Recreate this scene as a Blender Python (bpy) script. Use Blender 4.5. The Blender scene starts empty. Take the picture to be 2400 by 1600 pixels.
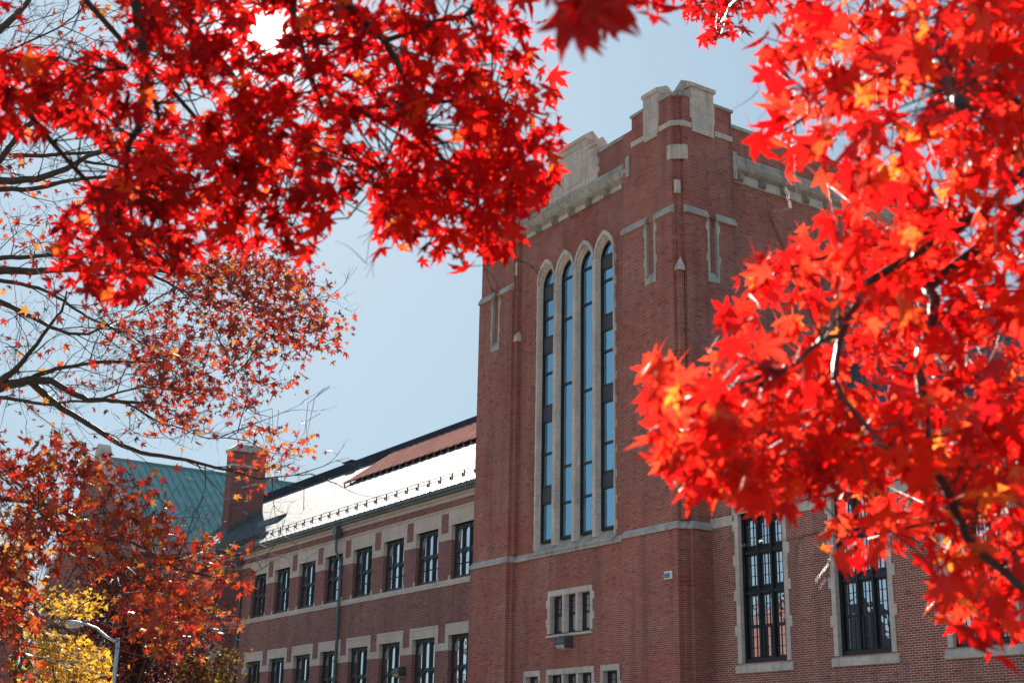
import bpy, math, random
import numpy as np
from mathutils import Vector, Matrix
R = math.radians
sc = bpy.context.scene
C = sc.collection
rng = np.random.default_rng(11)
random.seed(5)

# ------------------------------------------------------------------ camera
YAW, PITCH, ROLL, FPX = R(33.3926), R(17.5398), R(1.0935), 3183.0
CAM = np.array([34.2016, -29.2447, 1.6])
FW = np.array([-math.cos(YAW) * math.cos(PITCH), math.sin(YAW) * math.cos(PITCH), math.sin(PITCH)])
_r = np.cross(FW, [0, 0, 1]); _r /= np.linalg.norm(_r); _u = np.cross(_r, FW)
RT = math.cos(ROLL) * _r + math.sin(ROLL) * _u
UP = -math.sin(ROLL) * _r + math.cos(ROLL) * _u
cd = bpy.data.cameras.new('camera'); cam = bpy.data.objects.new('camera', cd); C.objects.link(cam)
M = Matrix.Identity(4)
for i in range(3):
    M[i][0], M[i][1], M[i][2], M[i][3] = RT[i], UP[i], -FW[i], CAM[i]
cam.matrix_world = M
cd.sensor_width = 36; cd.lens = FPX / 2400 * 36; cd.clip_end = 3000; cd.clip_start = 0.05
cd.dof.use_dof = True; cd.dof.focus_distance = 46; cd.dof.aperture_fstop = 5.8; cd.dof.aperture_blades = 0
sc.camera = cam

# ------------------------------------------------------------------ sky and sun
SUN = np.array([-0.8084, 0.3201, 0.4940]); SUN /= np.linalg.norm(SUN)
EL = math.asin(SUN[2]); AZ = math.atan2(SUN[0], SUN[1])
w = bpy.data.worlds.new('World'); sc.world = w; w.use_nodes = True
nt = w.node_tree; nt.nodes.clear()
out = nt.nodes.new('ShaderNodeOutputWorld'); bg = nt.nodes.new('ShaderNodeBackground')
sky = nt.nodes.new('ShaderNodeTexSky'); sky.sky_type = 'NISHITA'; sky.sun_disc = False
sky.sun_elevation = EL; sky.sun_rotation = AZ
sky.air_density = 1.0; sky.dust_density = 0.15; sky.ozone_density = 1.0
# the sun itself and its bright aureole, placed in the sky by direction
tc = nt.nodes.new('ShaderNodeTexCoord')
dot = nt.nodes.new('ShaderNodeVectorMath'); dot.operation = 'DOT_PRODUCT'; dot.inputs[1].default_value = SUN
nt.links.new(tc.outputs['Generated'], dot.inputs[0])
def wmath(op, a, b):
    n = nt.nodes.new('ShaderNodeMath'); n.operation = op
    for i, v in enumerate((a, b)):
        if isinstance(v, (int, float)): n.inputs[i].default_value = v
        else: nt.links.new(v, n.inputs[i])
    return n.outputs[0]
core = wmath('MULTIPLY', wmath('POWER', wmath('MAXIMUM', dot.outputs['Value'], 0.0), 42000.0), 900.0)
halo = wmath('MULTIPLY', wmath('POWER', wmath('MAXIMUM', dot.outputs['Value'], 0.0), 14.0), 1.3)
glow = wmath('ADD', wmath('ADD', core, halo), wmath('MULTIPLY', wmath('POWER', wmath('MAXIMUM', dot.outputs['Value'], 0.0), 1500.0), 7.0))
gcol = nt.nodes.new('ShaderNodeMix'); gcol.data_type = 'RGBA'; gcol.blend_type = 'ADD'; gcol.inputs[0].default_value = 1
comb = nt.nodes.new('ShaderNodeCombineColor')
for i, k in enumerate((1.0, 0.95, 0.86)):
    nt.links.new(wmath('MULTIPLY', glow, k), comb.inputs[i])
veil = nt.nodes.new('ShaderNodeMix'); veil.data_type = 'RGBA'; veil.blend_type = 'ADD'; veil.inputs[0].default_value = 1
dim = nt.nodes.new('ShaderNodeMix'); dim.data_type = 'RGBA'; dim.blend_type = 'MULTIPLY'; dim.inputs[0].default_value = 1; dim.inputs[7].default_value = (0.16, 0.145, 0.11, 1)
nt.links.new(sky.outputs[0], dim.inputs[6]); nt.links.new(dim.outputs[2], veil.inputs[6]); veil.inputs[7].default_value = (2.05, 3.05, 4.05, 1)
nt.links.new(veil.outputs[2], gcol.inputs[6]); nt.links.new(comb.outputs[0], gcol.inputs[7])
nt.links.new(gcol.outputs[2], bg.inputs[0]); bg.inputs[1].default_value = 0.05
nt.links.new(bg.outputs[0], out.inputs[0])
sl = bpy.data.lights.new('sun', 'SUN'); sl.energy = 5.0; sl.angle = R(0.5); sl.color = (1, 0.93, 0.84)
so = bpy.data.objects.new('sun', sl); C.objects.link(so)
so.rotation_euler = Vector(SUN).to_track_quat('Z', 'Y').to_euler(); so.location = (-60, 40, 60)
sc.view_settings.view_transform = 'Standard'; sc.view_settings.look = 'None'
sc.view_settings.exposure = 1.55; sc.view_settings.gamma = 1
sc.render.engine = 'CYCLES'
sc.cycles.max_bounces = 10; sc.cycles.diffuse_bounces = 5; sc.cycles.transmission_bounces = 6
sc.cycles.sample_clamp_indirect = 8

# ------------------------------------------------------------------ helpers
def ray(px, py):
    return FW + RT * (px - 1200) / FPX - UP * (py - 800) / FPX
def at(px, py, d):
    return CAM + ray(px, py) * d
class MB:
    def __init__(s): s.v = []; s.f = []
    def poly(s, pts):
        b = len(s.v); s.v += [tuple(map(float, p)) for p in pts]; s.f.append(tuple(range(b, b + len(pts))))
    def box(s, x0, x1, y0, y1, z0, z1):
        x0, x1 = min(x0, x1), max(x0, x1); y0, y1 = min(y0, y1), max(y0, y1)
        b = len(s.v)
        s.v += [(x, y, z) for z in (z0, z1) for y in (y0, y1) for x in (x0, x1)]
        s.f += [tuple(b + i for i in q) for q in ((0, 2, 3, 1), (4, 5, 7, 6), (0, 1, 5, 4), (2, 6, 7, 3), (0, 4, 6, 2), (1, 3, 7, 5))]
    def prism(s, pts, axis, a, b):
        """closed 2d polygon pushed along an axis"""
        def p3(p, t):
            return (t, p[0], p[1]) if axis == 'x' else (p[0], t, p[1]) if axis == 'y' else (p[0], p[1], t)
        n = len(pts); k = len(s.v)
        s.v += [p3(p, a) for p in pts] + [p3(p, b) for p in pts]
        s.f.append(tuple(k + i for i in range(n))); s.f.append(tuple(k + n + i for i in reversed(range(n))))
        for i in range(n):
            j = (i + 1) % n; s.f.append((k + i, k + n + i, k + n + j, k + j))
    def tube(s, pts, rad, seg=6, cap=True):
        pts = [np.array(p, float) for p in pts]; n = len(pts); k = len(s.v)
        if not hasattr(rad, '__len__'): rad = [rad] * n
        ref = np.array([0.31, 0.2, 0.93])
        for i, p in enumerate(pts):
            t = pts[min(i + 1, n - 1)] - pts[max(i - 1, 0)]; t /= (np.linalg.norm(t) + 1e-9)
            a = np.cross(t, ref); a /= (np.linalg.norm(a) + 1e-9); b = np.cross(t, a)
            for j in range(seg):
                th = 2 * math.pi * j / seg
                s.v.append(tuple(p + rad[i] * (math.cos(th) * a + math.sin(th) * b)))
        for i in range(n - 1):
            for j in range(seg):
                q = (j + 1) % seg
                s.f.append((k + i * seg + j, k + i * seg + q, k + (i + 1) * seg + q, k + (i + 1) * seg + j))
        if cap:
            s.f.append(tuple(k + j for j in reversed(range(seg)))); s.f.append(tuple(k + (n - 1) * seg + j for j in range(seg)))
    def grid(s, org, u, inn, u0, u1, z0, z1, holes, depth):
        """a wall face with rectangular openings and their reveals"""
        org = np.array(org, float); u = np.array(u, float); inn = np.array(inn, float)
        P = lambda a, z, d=0: tuple(org + u * a + inn * d + np.array([0, 0, z]))
        us = sorted({u0, u1} | {h[0] for h in holes} | {h[1] for h in holes}); zs = sorted({z0, z1} | {h[2] for h in holes} | {h[3] for h in holes})
        us = [a for a in us if u0 <= a <= u1]; zs = [a for a in zs if z0 <= a <= z1]
        for a, b in zip(us, us[1:]):
            for c, d in zip(zs, zs[1:]):
                m, q = (a + b) / 2, (c + d) / 2
                if any(h[0] < m < h[1] and h[2] < q < h[3] for h in holes): continue
                s.poly([P(a, c), P(b, c), P(b, d), P(a, d)])
        for a, b, c, d in holes:
            s.poly([P(a, c), P(a, d), P(a, d, depth), P(a, c, depth)]); s.poly([P(b, c), P(b, c, depth), P(b, d, depth), P(b, d)])
            s.poly([P(a, d), P(b, d), P(b, d, depth), P(a, d, depth)]); s.poly([P(a, c), P(a, c, depth), P(b, c, depth), P(b, c)])
    def sweep(s, plan, prof, closed=False):
        """profile of (outward, z) carried along a plan line whose outside is on its right hand"""
        n = len(plan); offs = []
        for i in range(n):
            def nrm(a, b):
                d = np.array(b, float) - np.array(a, float); d /= np.linalg.norm(d); return np.array([d[1], -d[0]])
            ns = []
            if i > 0: ns.append(nrm(plan[i - 1], plan[i]))
            if i < n - 1: ns.append(nrm(plan[i], plan[i + 1]))
            m = ns[0] if len(ns) == 1 else (ns[0] + ns[1]) / (1 + float(ns[0] @ ns[1]) + 1e-9)
            offs.append(m)
        k = len(s.v); q = len(prof)
        for p, m in zip(plan, offs):
            for o, z in prof: s.v.append((p[0] + m[0] * o, p[1] + m[1] * o, z))
        for i in range(n - 1):
            for j in range(q - 1 if not closed else q):
                j2 = (j + 1) % q
                s.f.append((k + i * q + j, k + (i + 1) * q + j, k + (i + 1) * q + j2, k + i * q + j2))
        s.f.append(tuple(k + j for j in range(q))); s.f.append(tuple(k + (n - 1) * q + j for j in reversed(range(q))))
    def build(s, name, m, parent=None, smooth=False):
        me = bpy.data.meshes.new(name); me.from_pydata(s.v, [], s.f); me.update()
        me.materials.append(m)
        if smooth:
            for p in me.polygons: p.use_smooth = True
        o = bpy.data.objects.new(name, me); C.objects.link(o)
        if parent is not None: hang(o, parent)
        return o
def each(mbs, name, m, parent):
    return [q.build(name, m, parent) for q in mbs]
def split(mb, name, m, parent):
    """one part per connected piece"""
    par = list(range(len(mb.v)))
    def find(a):
        while par[a] != a: par[a] = par[par[a]]; a = par[a]
        return a
    key = {}
    for i, p in enumerate(mb.v):
        k = tuple(round(c, 4) for c in p)
        if k in key: par[find(i)] = find(key[k])
        else: key[k] = i
    for f in mb.f:
        for b in f[1:]: par[find(f[0])] = find(b)
    groups = {}
    for f in mb.f: groups.setdefault(find(f[0]), []).append(f)
    for fs in groups.values():
        ids = sorted({i for f in fs for i in f}); rm = {a: k for k, a in enumerate(ids)}
        q = MB(); q.v = [mb.v[i] for i in ids]; q.f = [tuple(rm[i] for i in f) for f in fs]; q.build(name, m, parent)
def wloc(o):
    p = Vector((0, 0, 0))
    while o is not None: p = p + o.location; o = o.parent
    return p
def hang(o, parent):
    """child under its thing, its mesh staying in place coordinates"""
    o.parent = parent; o.location = -wloc(parent)
def tag(o, label, cat, group=None):
    o['label'] = label; o['category'] = cat
    if group: o['group'] = group
    return o
def thing(name, label, cat, loc, group=None):
    o = bpy.data.objects.new(name, None); C.objects.link(o); o.location = Vector([float(a) for a in loc]); o.empty_display_size = 0.3
    return tag(o, label, cat, group)
def structure(o): o['kind'] = 'structure'; return o

# ------------------------------------------------------------------ materials
def newmat(name):
    m = bpy.data.materials.new(name); m.use_nodes = True
    t = m.node_tree; b = t.nodes['Principled BSDF']
    return m, t, b
def node(t, kind, **kw):
    n = t.nodes.new(kind)
    for k, v in kw.items():
        if k.startswith('i_'): n.inputs[k[2:].replace('_', ' ')].default_value = v
        else: setattr(n, k, v)
    return n
def mixc(t, fac, a, b, mode='MIX'):
    n = t.nodes.new('ShaderNodeMix'); n.data_type = 'RGBA'; n.blend_type = mode
    for i, v in ((0, fac), (6, a), (7, b)):
        if hasattr(v, 'links') or hasattr(v, 'is_linked'): t.links.new(v, n.inputs[i])
        elif isinstance(v, (int, float)): n.inputs[i].default_value = v
        else: n.inputs[i].default_value = (*v, 1)
    return n.outputs[2]
def noise(t, vec, scale, detail=4, rough=0.6):
    n = t.nodes.new('ShaderNodeTexNoise'); n.inputs['Scale'].default_value = scale
    n.inputs['Detail'].default_value = detail; n.inputs['Roughness'].default_value = rough
    t.links.new(vec, n.inputs['Vector']); return n.outputs['Fac']
def ramp(t, fac, stops):
    n = t.nodes.new('ShaderNodeValToRGB'); e = n.color_ramp.elements
    while len(e) < len(stops): e.new(0.5)
    for q, (p, c) in zip(e, stops): q.position = p; q.color = (*c, 1) if len(c) == 3 else c
    t.links.new(fac, n.inputs[0]); return n.outputs[0]
def math_(t, op, a, b=0.0):
    n = t.nodes.new('ShaderNodeMath'); n.operation = op
    for i, v in enumerate((a, b)):
        if isinstance(v, (int, float)): n.inputs[i].default_value = v
        else: t.links.new(v, n.inputs[i])
    return n.outputs[0]
def wallvec(t):
    """(run along the wall, height, 0) for walls facing any of the four sides"""
    tcn = t.nodes.new('ShaderNodeTexCoord'); sx = t.nodes.new('ShaderNodeSeparateXYZ'); t.links.new(tcn.outputs['Object'], sx.inputs[0])
    ge = t.nodes.new('ShaderNodeNewGeometry'); sn = t.nodes.new('ShaderNodeSeparateXYZ'); t.links.new(ge.outputs['True Normal'], sn.inputs[0])
    k = math_(t, 'GREATER_THAN', math_(t, 'ABSOLUTE', sn.outputs[0]), 0.7)
    uu = math_(t, 'ADD', math_(t, 'MULTIPLY', sx.outputs[1], k), math_(t, 'MULTIPLY', sx.outputs[0], math_(t, 'SUBTRACT', 1.0, k)))
    cb = t.nodes.new('ShaderNodeCombineXYZ'); t.links.new(uu, cb.inputs[0]); t.links.new(sx.outputs[2], cb.inputs[1])
    return cb.outputs[0], tcn.outputs['Object']
def brick_mat(name, c1, c2, mortar, wash=0.6, joint=0.0068):
    m, t, b = newmat(name); v, p = wallvec(t)
    br = node(t, 'ShaderNodeTexBrick'); br.offset = 0.5
    for k, x in (('Scale', 1.0), ('Mortar Size', joint), ('Mortar Smooth', 0.25), ('Bias', -0.1), ('Brick Width', 0.213), ('Row Height', 0.0677)): br.inputs[k].default_value = x
    br.inputs['Color1'].default_value = (*c1, 1); br.inputs['Color2'].default_value = (*c2, 1)
    t.links.new(v, br.inputs['Vector'])
    patch = noise(t, p, 0.45, 5, 0.65)
    pm = ramp(t, patch, [(0.38, (0, 0, 0)), (0.66, (wash, wash, wash))])
    avg = tuple((a + q) / 2 for a, q in zip(c1, c2))
    t.links.new(mixc(t, pm, mortar, avg), br.inputs['Mortar'])
    big = ramp(t, noise(t, p, 0.23, 4), [(0.3, (0.84, 0.82, 0.82)), (0.7, (1.12, 1.1, 1.08))])
    # the odd overburnt or pale brick
    sc2 = t.nodes.new('ShaderNodeVectorMath'); sc2.operation = 'MULTIPLY'; sc2.inputs[1].default_value = (1 / 0.213, 1 / 0.0677, 1); t.links.new(v, sc2.inputs[0])
    wn = node(t, 'ShaderNodeTexWhiteNoise'); fl = t.nodes.new('ShaderNodeVectorMath'); fl.operation = 'FLOOR'; t.links.new(sc2.outputs[0], fl.inputs[0]); t.links.new(fl.outputs[0], wn.inputs['Vector'])
    odd = ramp(t, wn.outputs['Value'], [(0.0, (0.62, 0.6, 0.62)), (0.07, (0.8, 0.78, 0.8)), (0.12, (1, 1, 1)), (0.93, (1.04, 1.02, 1)), (0.985, (1.3, 1.28, 1.3))])
    col = mixc(t, 1.0, mixc(t, 1.0, br.outputs['Color'], big, 'MULTIPLY'), odd, 'MULTIPLY')
    sp = ramp(t, noise(t, p, 1.7, 2), [(0.735, (0, 0, 0)), (0.78, (0.35, 0.35, 0.35))])
    col = mixc(t, sp, col, (0.42, 0.36, 0.33))
    sv = t.nodes.new('ShaderNodeVectorMath'); sv.operation = 'MULTIPLY'; sv.inputs[1].default_value = (1.6, 1.6, 0.09); t.links.new(p, sv.inputs[0])
    col = mixc(t, ramp(t, noise(t, sv.outputs[0], 1.0, 5, 0.7), [(0.47, (0, 0, 0)), (0.72, (0.62, 0.62, 0.62))]), col, (0.13, 0.05, 0.04))
    col = mixc(t, ramp(t, noise(t, p, 0.6, 6, 0.75), [(0.55, (0, 0, 0)), (0.8, (0.3, 0.3, 0.3))]), col, (0.42, 0.24, 0.2))
    t.links.new(col, b.inputs['Base Color']); b.inputs['Roughness'].default_value = 0.85
    bp = node(t, 'ShaderNodeBump'); bp.inputs['Strength'].default_value = 0.5; bp.inputs['Distance'].default_value = 0.006; bp.invert = True
    t.links.new(br.outputs['Fac'], bp.inputs['Height']); t.links.new(bp.outputs[0], b.inputs['Normal'])
    return m
def stone_mat(name, pale, dark, grime=0.5, bw=1.15, bh=0.62):
    m, t, b = newmat(name); v, p = wallvec(t)
    n1 = noise(t, p, 1.1, 6, 0.68); n2 = noise(t, p, 9, 3)
    st = t.nodes.new('ShaderNodeVectorMath'); st.operation = 'MULTIPLY'; st.inputs[1].default_value = (2.6, 2.6, 0.35); t.links.new(p, st.inputs[0])
    n3 = noise(t, st.outputs[0], 1.3, 5, 0.7)
    c = mixc(t, ramp(t, n1, [(0.33, (0, 0, 0)), (0.68, (1, 1, 1))]), dark, pale)
    c = mixc(t, ramp(t, n3, [(0.5, (0, 0, 0)), (0.72, (grime, grime, grime))]), c, tuple(x * 0.4 for x in dark))
    c = mixc(t, 0.5, c, ramp(t, n2, [(0.25, (0.35, 0.35, 0.35)), (0.75, (0.68, 0.68, 0.68))]), 'OVERLAY')
    br = node(t, 'ShaderNodeTexBrick'); br.offset = 0.5
    for k, x in (('Scale', 1.0), ('Mortar Size', 0.006), ('Brick Width', bw), ('Row Height', bh)): br.inputs[k].default_value = x
    br.inputs['Color1'].default_value = (1, 1, 1, 1); br.inputs['Color2'].default_value = (0.93, 0.92, 0.9, 1); br.inputs['Mortar'].default_value = (0.6, 0.58, 0.55, 1)
    t.links.new(v, br.inputs['Vector'])
    c = mixc(t, 1.0, c, br.outputs['Color'], 'MULTIPLY')
    t.links.new(c, b.inputs['Base Color']); b.inputs['Roughness'].default_value = 0.9
    bp = node(t, 'ShaderNodeBump'); bp.inputs['Strength'].default_value = 0.25; bp.inputs['Distance'].default_value = 0.02
    t.links.new(n2, bp.inputs['Height']); t.links.new(bp.outputs[0], b.inputs['Normal'])
    return m
def plain(name, col, rough=0.6, metal=0.0, var=0.15, scale=3.0, spec=0.5):
    m, t, b = newmat(name); tcn = t.nodes.new('ShaderNodeTexCoord')
    n = noise(t, tcn.outputs['Object'], scale, 5, 0.65)
    lo = tuple(c * (1 - var) for c in col); hi = tuple(min(1, c * (1 + var)) for c in col)
    t.links.new(ramp(t, n, [(0.3, lo), (0.7, hi)]), b.inputs['Base Color'])
    b.inputs['Roughness'].default_value = rough; b.inputs['Metallic'].default_value = metal; b.inputs['Specular IOR Level'].default_value = spec
    return m
def slate_mat():
    m, t, b = newmat('slate'); tcn = t.nodes.new('ShaderNodeTexCoord'); p = tcn.outputs['Object']
    sx = t.nodes.new('ShaderNodeSeparateXYZ'); t.links.new(p, sx.inputs[0])
    cb = t.nodes.new('ShaderNodeCombineXYZ'); t.links.new(sx.outputs[0], cb.inputs[0]); t.links.new(math_(t, 'MULTIPLY', sx.outputs[1], 1.236), cb.inputs[1])
    br = node(t, 'ShaderNodeTexBrick'); br.offset = 0.5
    for k, x in (('Scale', 1.0), ('Mortar Size', 0.006), ('Brick Width', 0.26), ('Row Height', 0.2)): br.inputs[k].default_value = x
    br.inputs['Color1'].default_value = (0.07, 0.075, 0.09, 1); br.inputs['Color2'].default_value = (0.13, 0.13, 0.14, 1); br.inputs['Mortar'].default_value = (0.02, 0.02, 0.024, 1)
    t.links.new(cb.outputs[0], br.inputs['Vector'])
    t.links.new(mixc(t, 1.0, br.outputs['Color'], ramp(t, noise(t, p, 0.8, 5), [(0.3, (0.75, 0.75, 0.75)), (0.7, (1.2, 1.2, 1.2))]), 'MULTIPLY'), b.inputs['Base Color'])
    t.links.new(ramp(t, noise(t, p, 5, 3), [(0.3, (0.68, 0.68, 0.68)), (0.7, (0.92, 0.92, 0.92))]), b.inputs['Roughness'])
    b.inputs['Specular IOR Level'].default_value = 0.07
    bp = node(t, 'ShaderNodeBump'); bp.inputs['Strength'].default_value = 0.9; bp.inputs['Distance'].default_value = 0.02
    hh = math_(t, 'ADD', math_(t, 'MULTIPLY', br.outputs['Fac'], -0.6), math_(t, 'MULTIPLY', noise(t, p, 7, 3), 1.6))
    t.links.new(hh, bp.inputs['Height']); t.links.new(bp.outputs[0], b.inputs['Normal'])
    return m
def glass_mat(name, tint, fac, wob=0.02):
    m, t, b = newmat(name); t.nodes.remove(b); o = t.nodes['Material Output']
    tcn = t.nodes.new('ShaderNodeTexCoord')
    gl = node(t, 'ShaderNodeBsdfGlossy'); gl.inputs['Color'].default_value = (*tint, 1); gl.inputs['Roughness'].default_value = 0.015
    df = node(t, 'ShaderNodeBsdfDiffuse'); df.inputs['Color'].default_value = (0.012, 0.013, 0.016, 1)
    bp = node(t, 'ShaderNodeBump'); bp.inputs['Strength'].default_value = wob; bp.inputs['Distance'].default_value = 0.3
    t.links.new(noise(t, tcn.outputs['Object'], 1.6, 2), bp.inputs['Height']); t.links.new(bp.outputs[0], gl.inputs['Normal'])
    mx = node(t, 'ShaderNodeMixShader'); oi = node(t, 'ShaderNodeObjectInfo')
    t.links.new(math_(t, 'ADD', math_(t, 'MULTIPLY', oi.outputs['Random'], .26), fac - .18), mx.inputs[0])
    t.links.new(df.outputs[0], mx.inputs[1]); t.links.new(gl.outputs[0], mx.inputs[2]); t.links.new(mx.outputs[0], o.inputs[0])
    return m
def leaf_mat(name, stops, trans=0.62, gloss=0.06, rough=0.38, bright=1.0):
    """leaf blades: each leaf keeps its own tint; light passes through the blade"""
    m, t, b = newmat(name); t.nodes.remove(b); o = t.nodes['Material Output']
    at_ = node(t, 'ShaderNodeAttribute'); at_.attribute_name = 'tint'
    tcn = t.nodes.new('ShaderNodeTexCoord')
    spot = math_(t, 'MULTIPLY', math_(t, 'SUBTRACT', noise(t, tcn.outputs['Object'], 42, 4, 0.7), 0.5), 0.36)
    col = ramp(t, math_(t, 'ADD', at_.outputs['Fac'], spot), stops)
    tr = node(t, 'ShaderNodeBsdfTranslucent'); t.links.new(col, tr.inputs['Color'])
    df = node(t, 'ShaderNodeBsdfDiffuse'); t.links.new(mixc(t, 1.0, col, (0.75 * bright,) * 3, 'MULTIPLY'), df.inputs['Color'])
    mx = node(t, 'ShaderNodeMixShader'); mx.inputs[0].default_value = trans
    t.links.new(df.outputs[0], mx.inputs[1]); t.links.new(tr.outputs[0], mx.inputs[2])
    gl = node(t, 'ShaderNodeBsdfGlossy'); gl.inputs['Roughness'].default_value = rough; gl.inputs['Color'].default_value = (1, 0.95, 0.9, 1)
    m2 = node(t, 'ShaderNodeMixShader'); m2.inputs[0].default_value = gloss
    t.links.new(mx.outputs[0], m2.inputs[1]); t.links.new(gl.outputs[0], m2.inputs[2]); t.links.new(m2.outputs[0], o.inputs[0])
    return m
def bark_mat(name, a, b_, rough=0.7):
    m, t, b = newmat(name); tcn = t.nodes.new('ShaderNodeTexCoord'); p = tcn.outputs['Object']
    t.links.new(ramp(t, noise(t, p, 14, 6, 0.7), [(0.3, a), (0.7, b_)]), b.inputs['Base Color'])
    b.inputs['Roughness'].default_value = rough
    bp = node(t, 'ShaderNodeBump'); bp.inputs['Strength'].default_value = 0.6; bp.inputs['Distance'].default_value = 0.01
    t.links.new(noise(t, p, 30, 4), bp.inputs['Height']); t.links.new(bp.outputs[0], b.inputs['Normal'])
    return m
BRICK = brick_mat('brick', (0.35, 0.086, 0.062), (0.25, 0.056, 0.044), (0.60, 0.46, 0.385), 0.75)
BRICK3 = brick_mat('brick_hall', (0.31, 0.076, 0.056), (0.215, 0.048, 0.039), (0.66, 0.53, 0.45), 0.25, 0.0085)
BRICK2 = brick_mat('brick_wing', (0.25, 0.068, 0.06), (0.17, 0.044, 0.042), (0.50, 0.39, 0.345), 0.3)
STONE = stone_mat('limestone', (0.68, 0.565, 0.50), (0.50, 0.42, 0.38), 0.6)
STONE_W = stone_mat('limestone_weathered', (0.52, 0.455, 0.405), (0.34, 0.31, 0.29), 0.7)
STONE_P = stone_mat('limestone_wing', (0.64, 0.52, 0.45), (0.53, 0.43, 0.37), 0.2)
FRAME = plain('window_frame', (0.007, 0.008, 0.011), 0.38, 0, 0.2, 2)
FRAME2 = plain('leaded_frame', (0.028, 0.036, 0.042), 0.5, 0, 0.25, 2)
PANEL = plain('spandrel_panel', (0.035, 0.037, 0.045), 0.45, 0, 0.2, 2)
GLASS_B = glass_mat('blue_glass', (0.34, 0.58, 0.74), 0.82)
GLASS = glass_mat('window_glass', (0.92, 0.97, 1.0), 0.8, 0.03)
SLATE = slate_mat()
COPPER = plain('green_copper', (0.12, 0.27, 0.265), 0.5, 0, 0.22, 0.8)
LEAD = plain('lead_gutter', (0.10, 0.13, 0.14), 0.5, 0.2, 0.3, 1.5)
METALR = plain('brown_metal', (0.46, 0.24, 0.2), 0.8, 0.0, 0.2, 1.0, 0.0)
RIDGE_RIB_SHADE = plain('ridge_lead_rib_shade', (0.045, 0.055, 0.07), 0.85, 0.0, 0.2, 1.0, 0.0)  # ridge lead, also the painted shade between the roof ribs
BRONZE = plain('bronze_housing', (0.085, 0.085, 0.095), 0.45, 0.2, 0.2, 4)
DARKM = plain('dark_bronze', (0.03, 0.03, 0.036), 0.4, 0.2, 0.2, 4)
GALV = plain('galvanised_steel', (0.42, 0.42, 0.44), 0.38, 0.75, 0.12, 6)
WHITEP = plain('white_paint', (0.74, 0.75, 0.77), 0.5, 0, 0.05, 3)
LENS = plain('lamp_lens', (0.5, 0.47, 0.4), 0.25, 0, 0.2, 6)
BARK = bark_mat('bark', (0.014, 0.011, 0.009), (0.05, 0.038, 0.03), 0.8)
BARKS = bark_mat('smooth_dark_bark', (0.014, 0.011, 0.009), (0.05, 0.038, 0.03), 0.5)
BARKG = bark_mat('grey_bark', (0.028, 0.022, 0.018), (0.085, 0.068, 0.055), 0.75)

# ------------------------------------------------------------------ ground
def ground_mat():
    m, t, b = newmat('lawn'); tcn = t.nodes.new('ShaderNodeTexCoord'); p = tcn.outputs['Object']
    g = ramp(t, noise(t, p, 0.4, 8, 0.7), [(0.3, (0.08, 0.075, 0.03)), (0.7, (0.16, 0.13, 0.065))])
    lf = ramp(t, noise(t, p, 6, 5, 0.8), [(0.5, (0, 0, 0)), (0.6, (0.8, 0.8, 0.8))])
    t.links.new(mixc(t, lf, g, (0.30, 0.13, 0.06)), b.inputs['Base Color']); b.inputs['Roughness'].default_value = 0.95
    return m
g = MB(); g.poly([(-900, -700, 0), (900, -700, 0), (900, 900, 0), (-900, 900, 0)])
structure(g.build('ground', ground_mat()))
g = MB(); g.poly([(-120, -19, 0.004), (60, -19, 0.004), (60, -3, 0.004), (-120, -3, 0.004)])  # pale paving added out of view to bounce light onto the walls
structure(g.build('path', plain('bounce_concrete', (0.42, 0.39, 0.35), 0.9, 0, 0.15, 2)))

# ================================================================== the school building
school = thing('school_building', 'red brick school building with tall buttressed tower, four lancet windows and slate roofed wing', 'building', (-6.2, 0, 0))
S = school
ZS = 9.34                                                     # string course underside
PLAN = [(-12.75, 14), (-12.75, 0), (-10.21, 0), (-10.21, .14), (-10.03, .14), (-10.03, .3), (-2.83, .3), (-2.83, 0),
        (0, 0), (0, .21), (.12, .21), (.12, .4), (.3, .4), (.3, 2.78), (0, 2.78), (0, 14)]
def offs(plan, d):
    o = []
    n = len(plan)
    for i in range(n):
        ns = []
        for a, b in ((i - 1, i), (i, i + 1)):
            if a < 0 or b >= n: continue
            q = np.array(plan[b], float) - np.array(plan[a], float); q /= np.linalg.norm(q); ns.append(np.array([q[1], -q[0]]))
        m = ns[0] if len(ns) == 1 else (ns[0] + ns[1]) / (1 + float(ns[0] @ ns[1]))
        o.append((plan[i][0] + m[0] * d, plan[i][1] + m[1] * d))
    return o
def plan_walls(mb, plan, z0, z1, skip=(), top=True):
    for i in range(len(plan) - 1):
        if i in skip: continue
        a, b = plan[i], plan[i + 1]
        mb.poly([(a[0], a[1], z0), (b[0], b[1], z0), (b[0], b[1], z1), (a[0], a[1], z1)])
    if top: mb.poly([(p[0], p[1], z1) for p in plan])
# openings
LAN_X0, LAN_X1 = -8.75, -3.61                                  # lancet group
LC = [-8.10, -6.82, -5.54, -4.26]                              # light centres
ZSILL, ZSPR, ZAPX = 9.95, 20.34, 21.0
low = offs(PLAN, 0.07)
mb = MB()
# --- lower stage
plan_walls(mb, low, 0, ZS + .02, skip=(5,), top=False)
yl = .23
H3 = (-7.68, -5.0, 6.40, 8.0); LOWH = [(-9.2, -8.22, 3.2, 5.1), (-7.75, -4.92, 3.2, 5.1), (-4.46, -3.46, 3.2, 5.1)]
mb.grid((0, yl, 0), (1, 0, 0), (0, 1, 0), -9.96, -2.90, 0, ZS + .02, [H3] + LOWH, .5)
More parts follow.
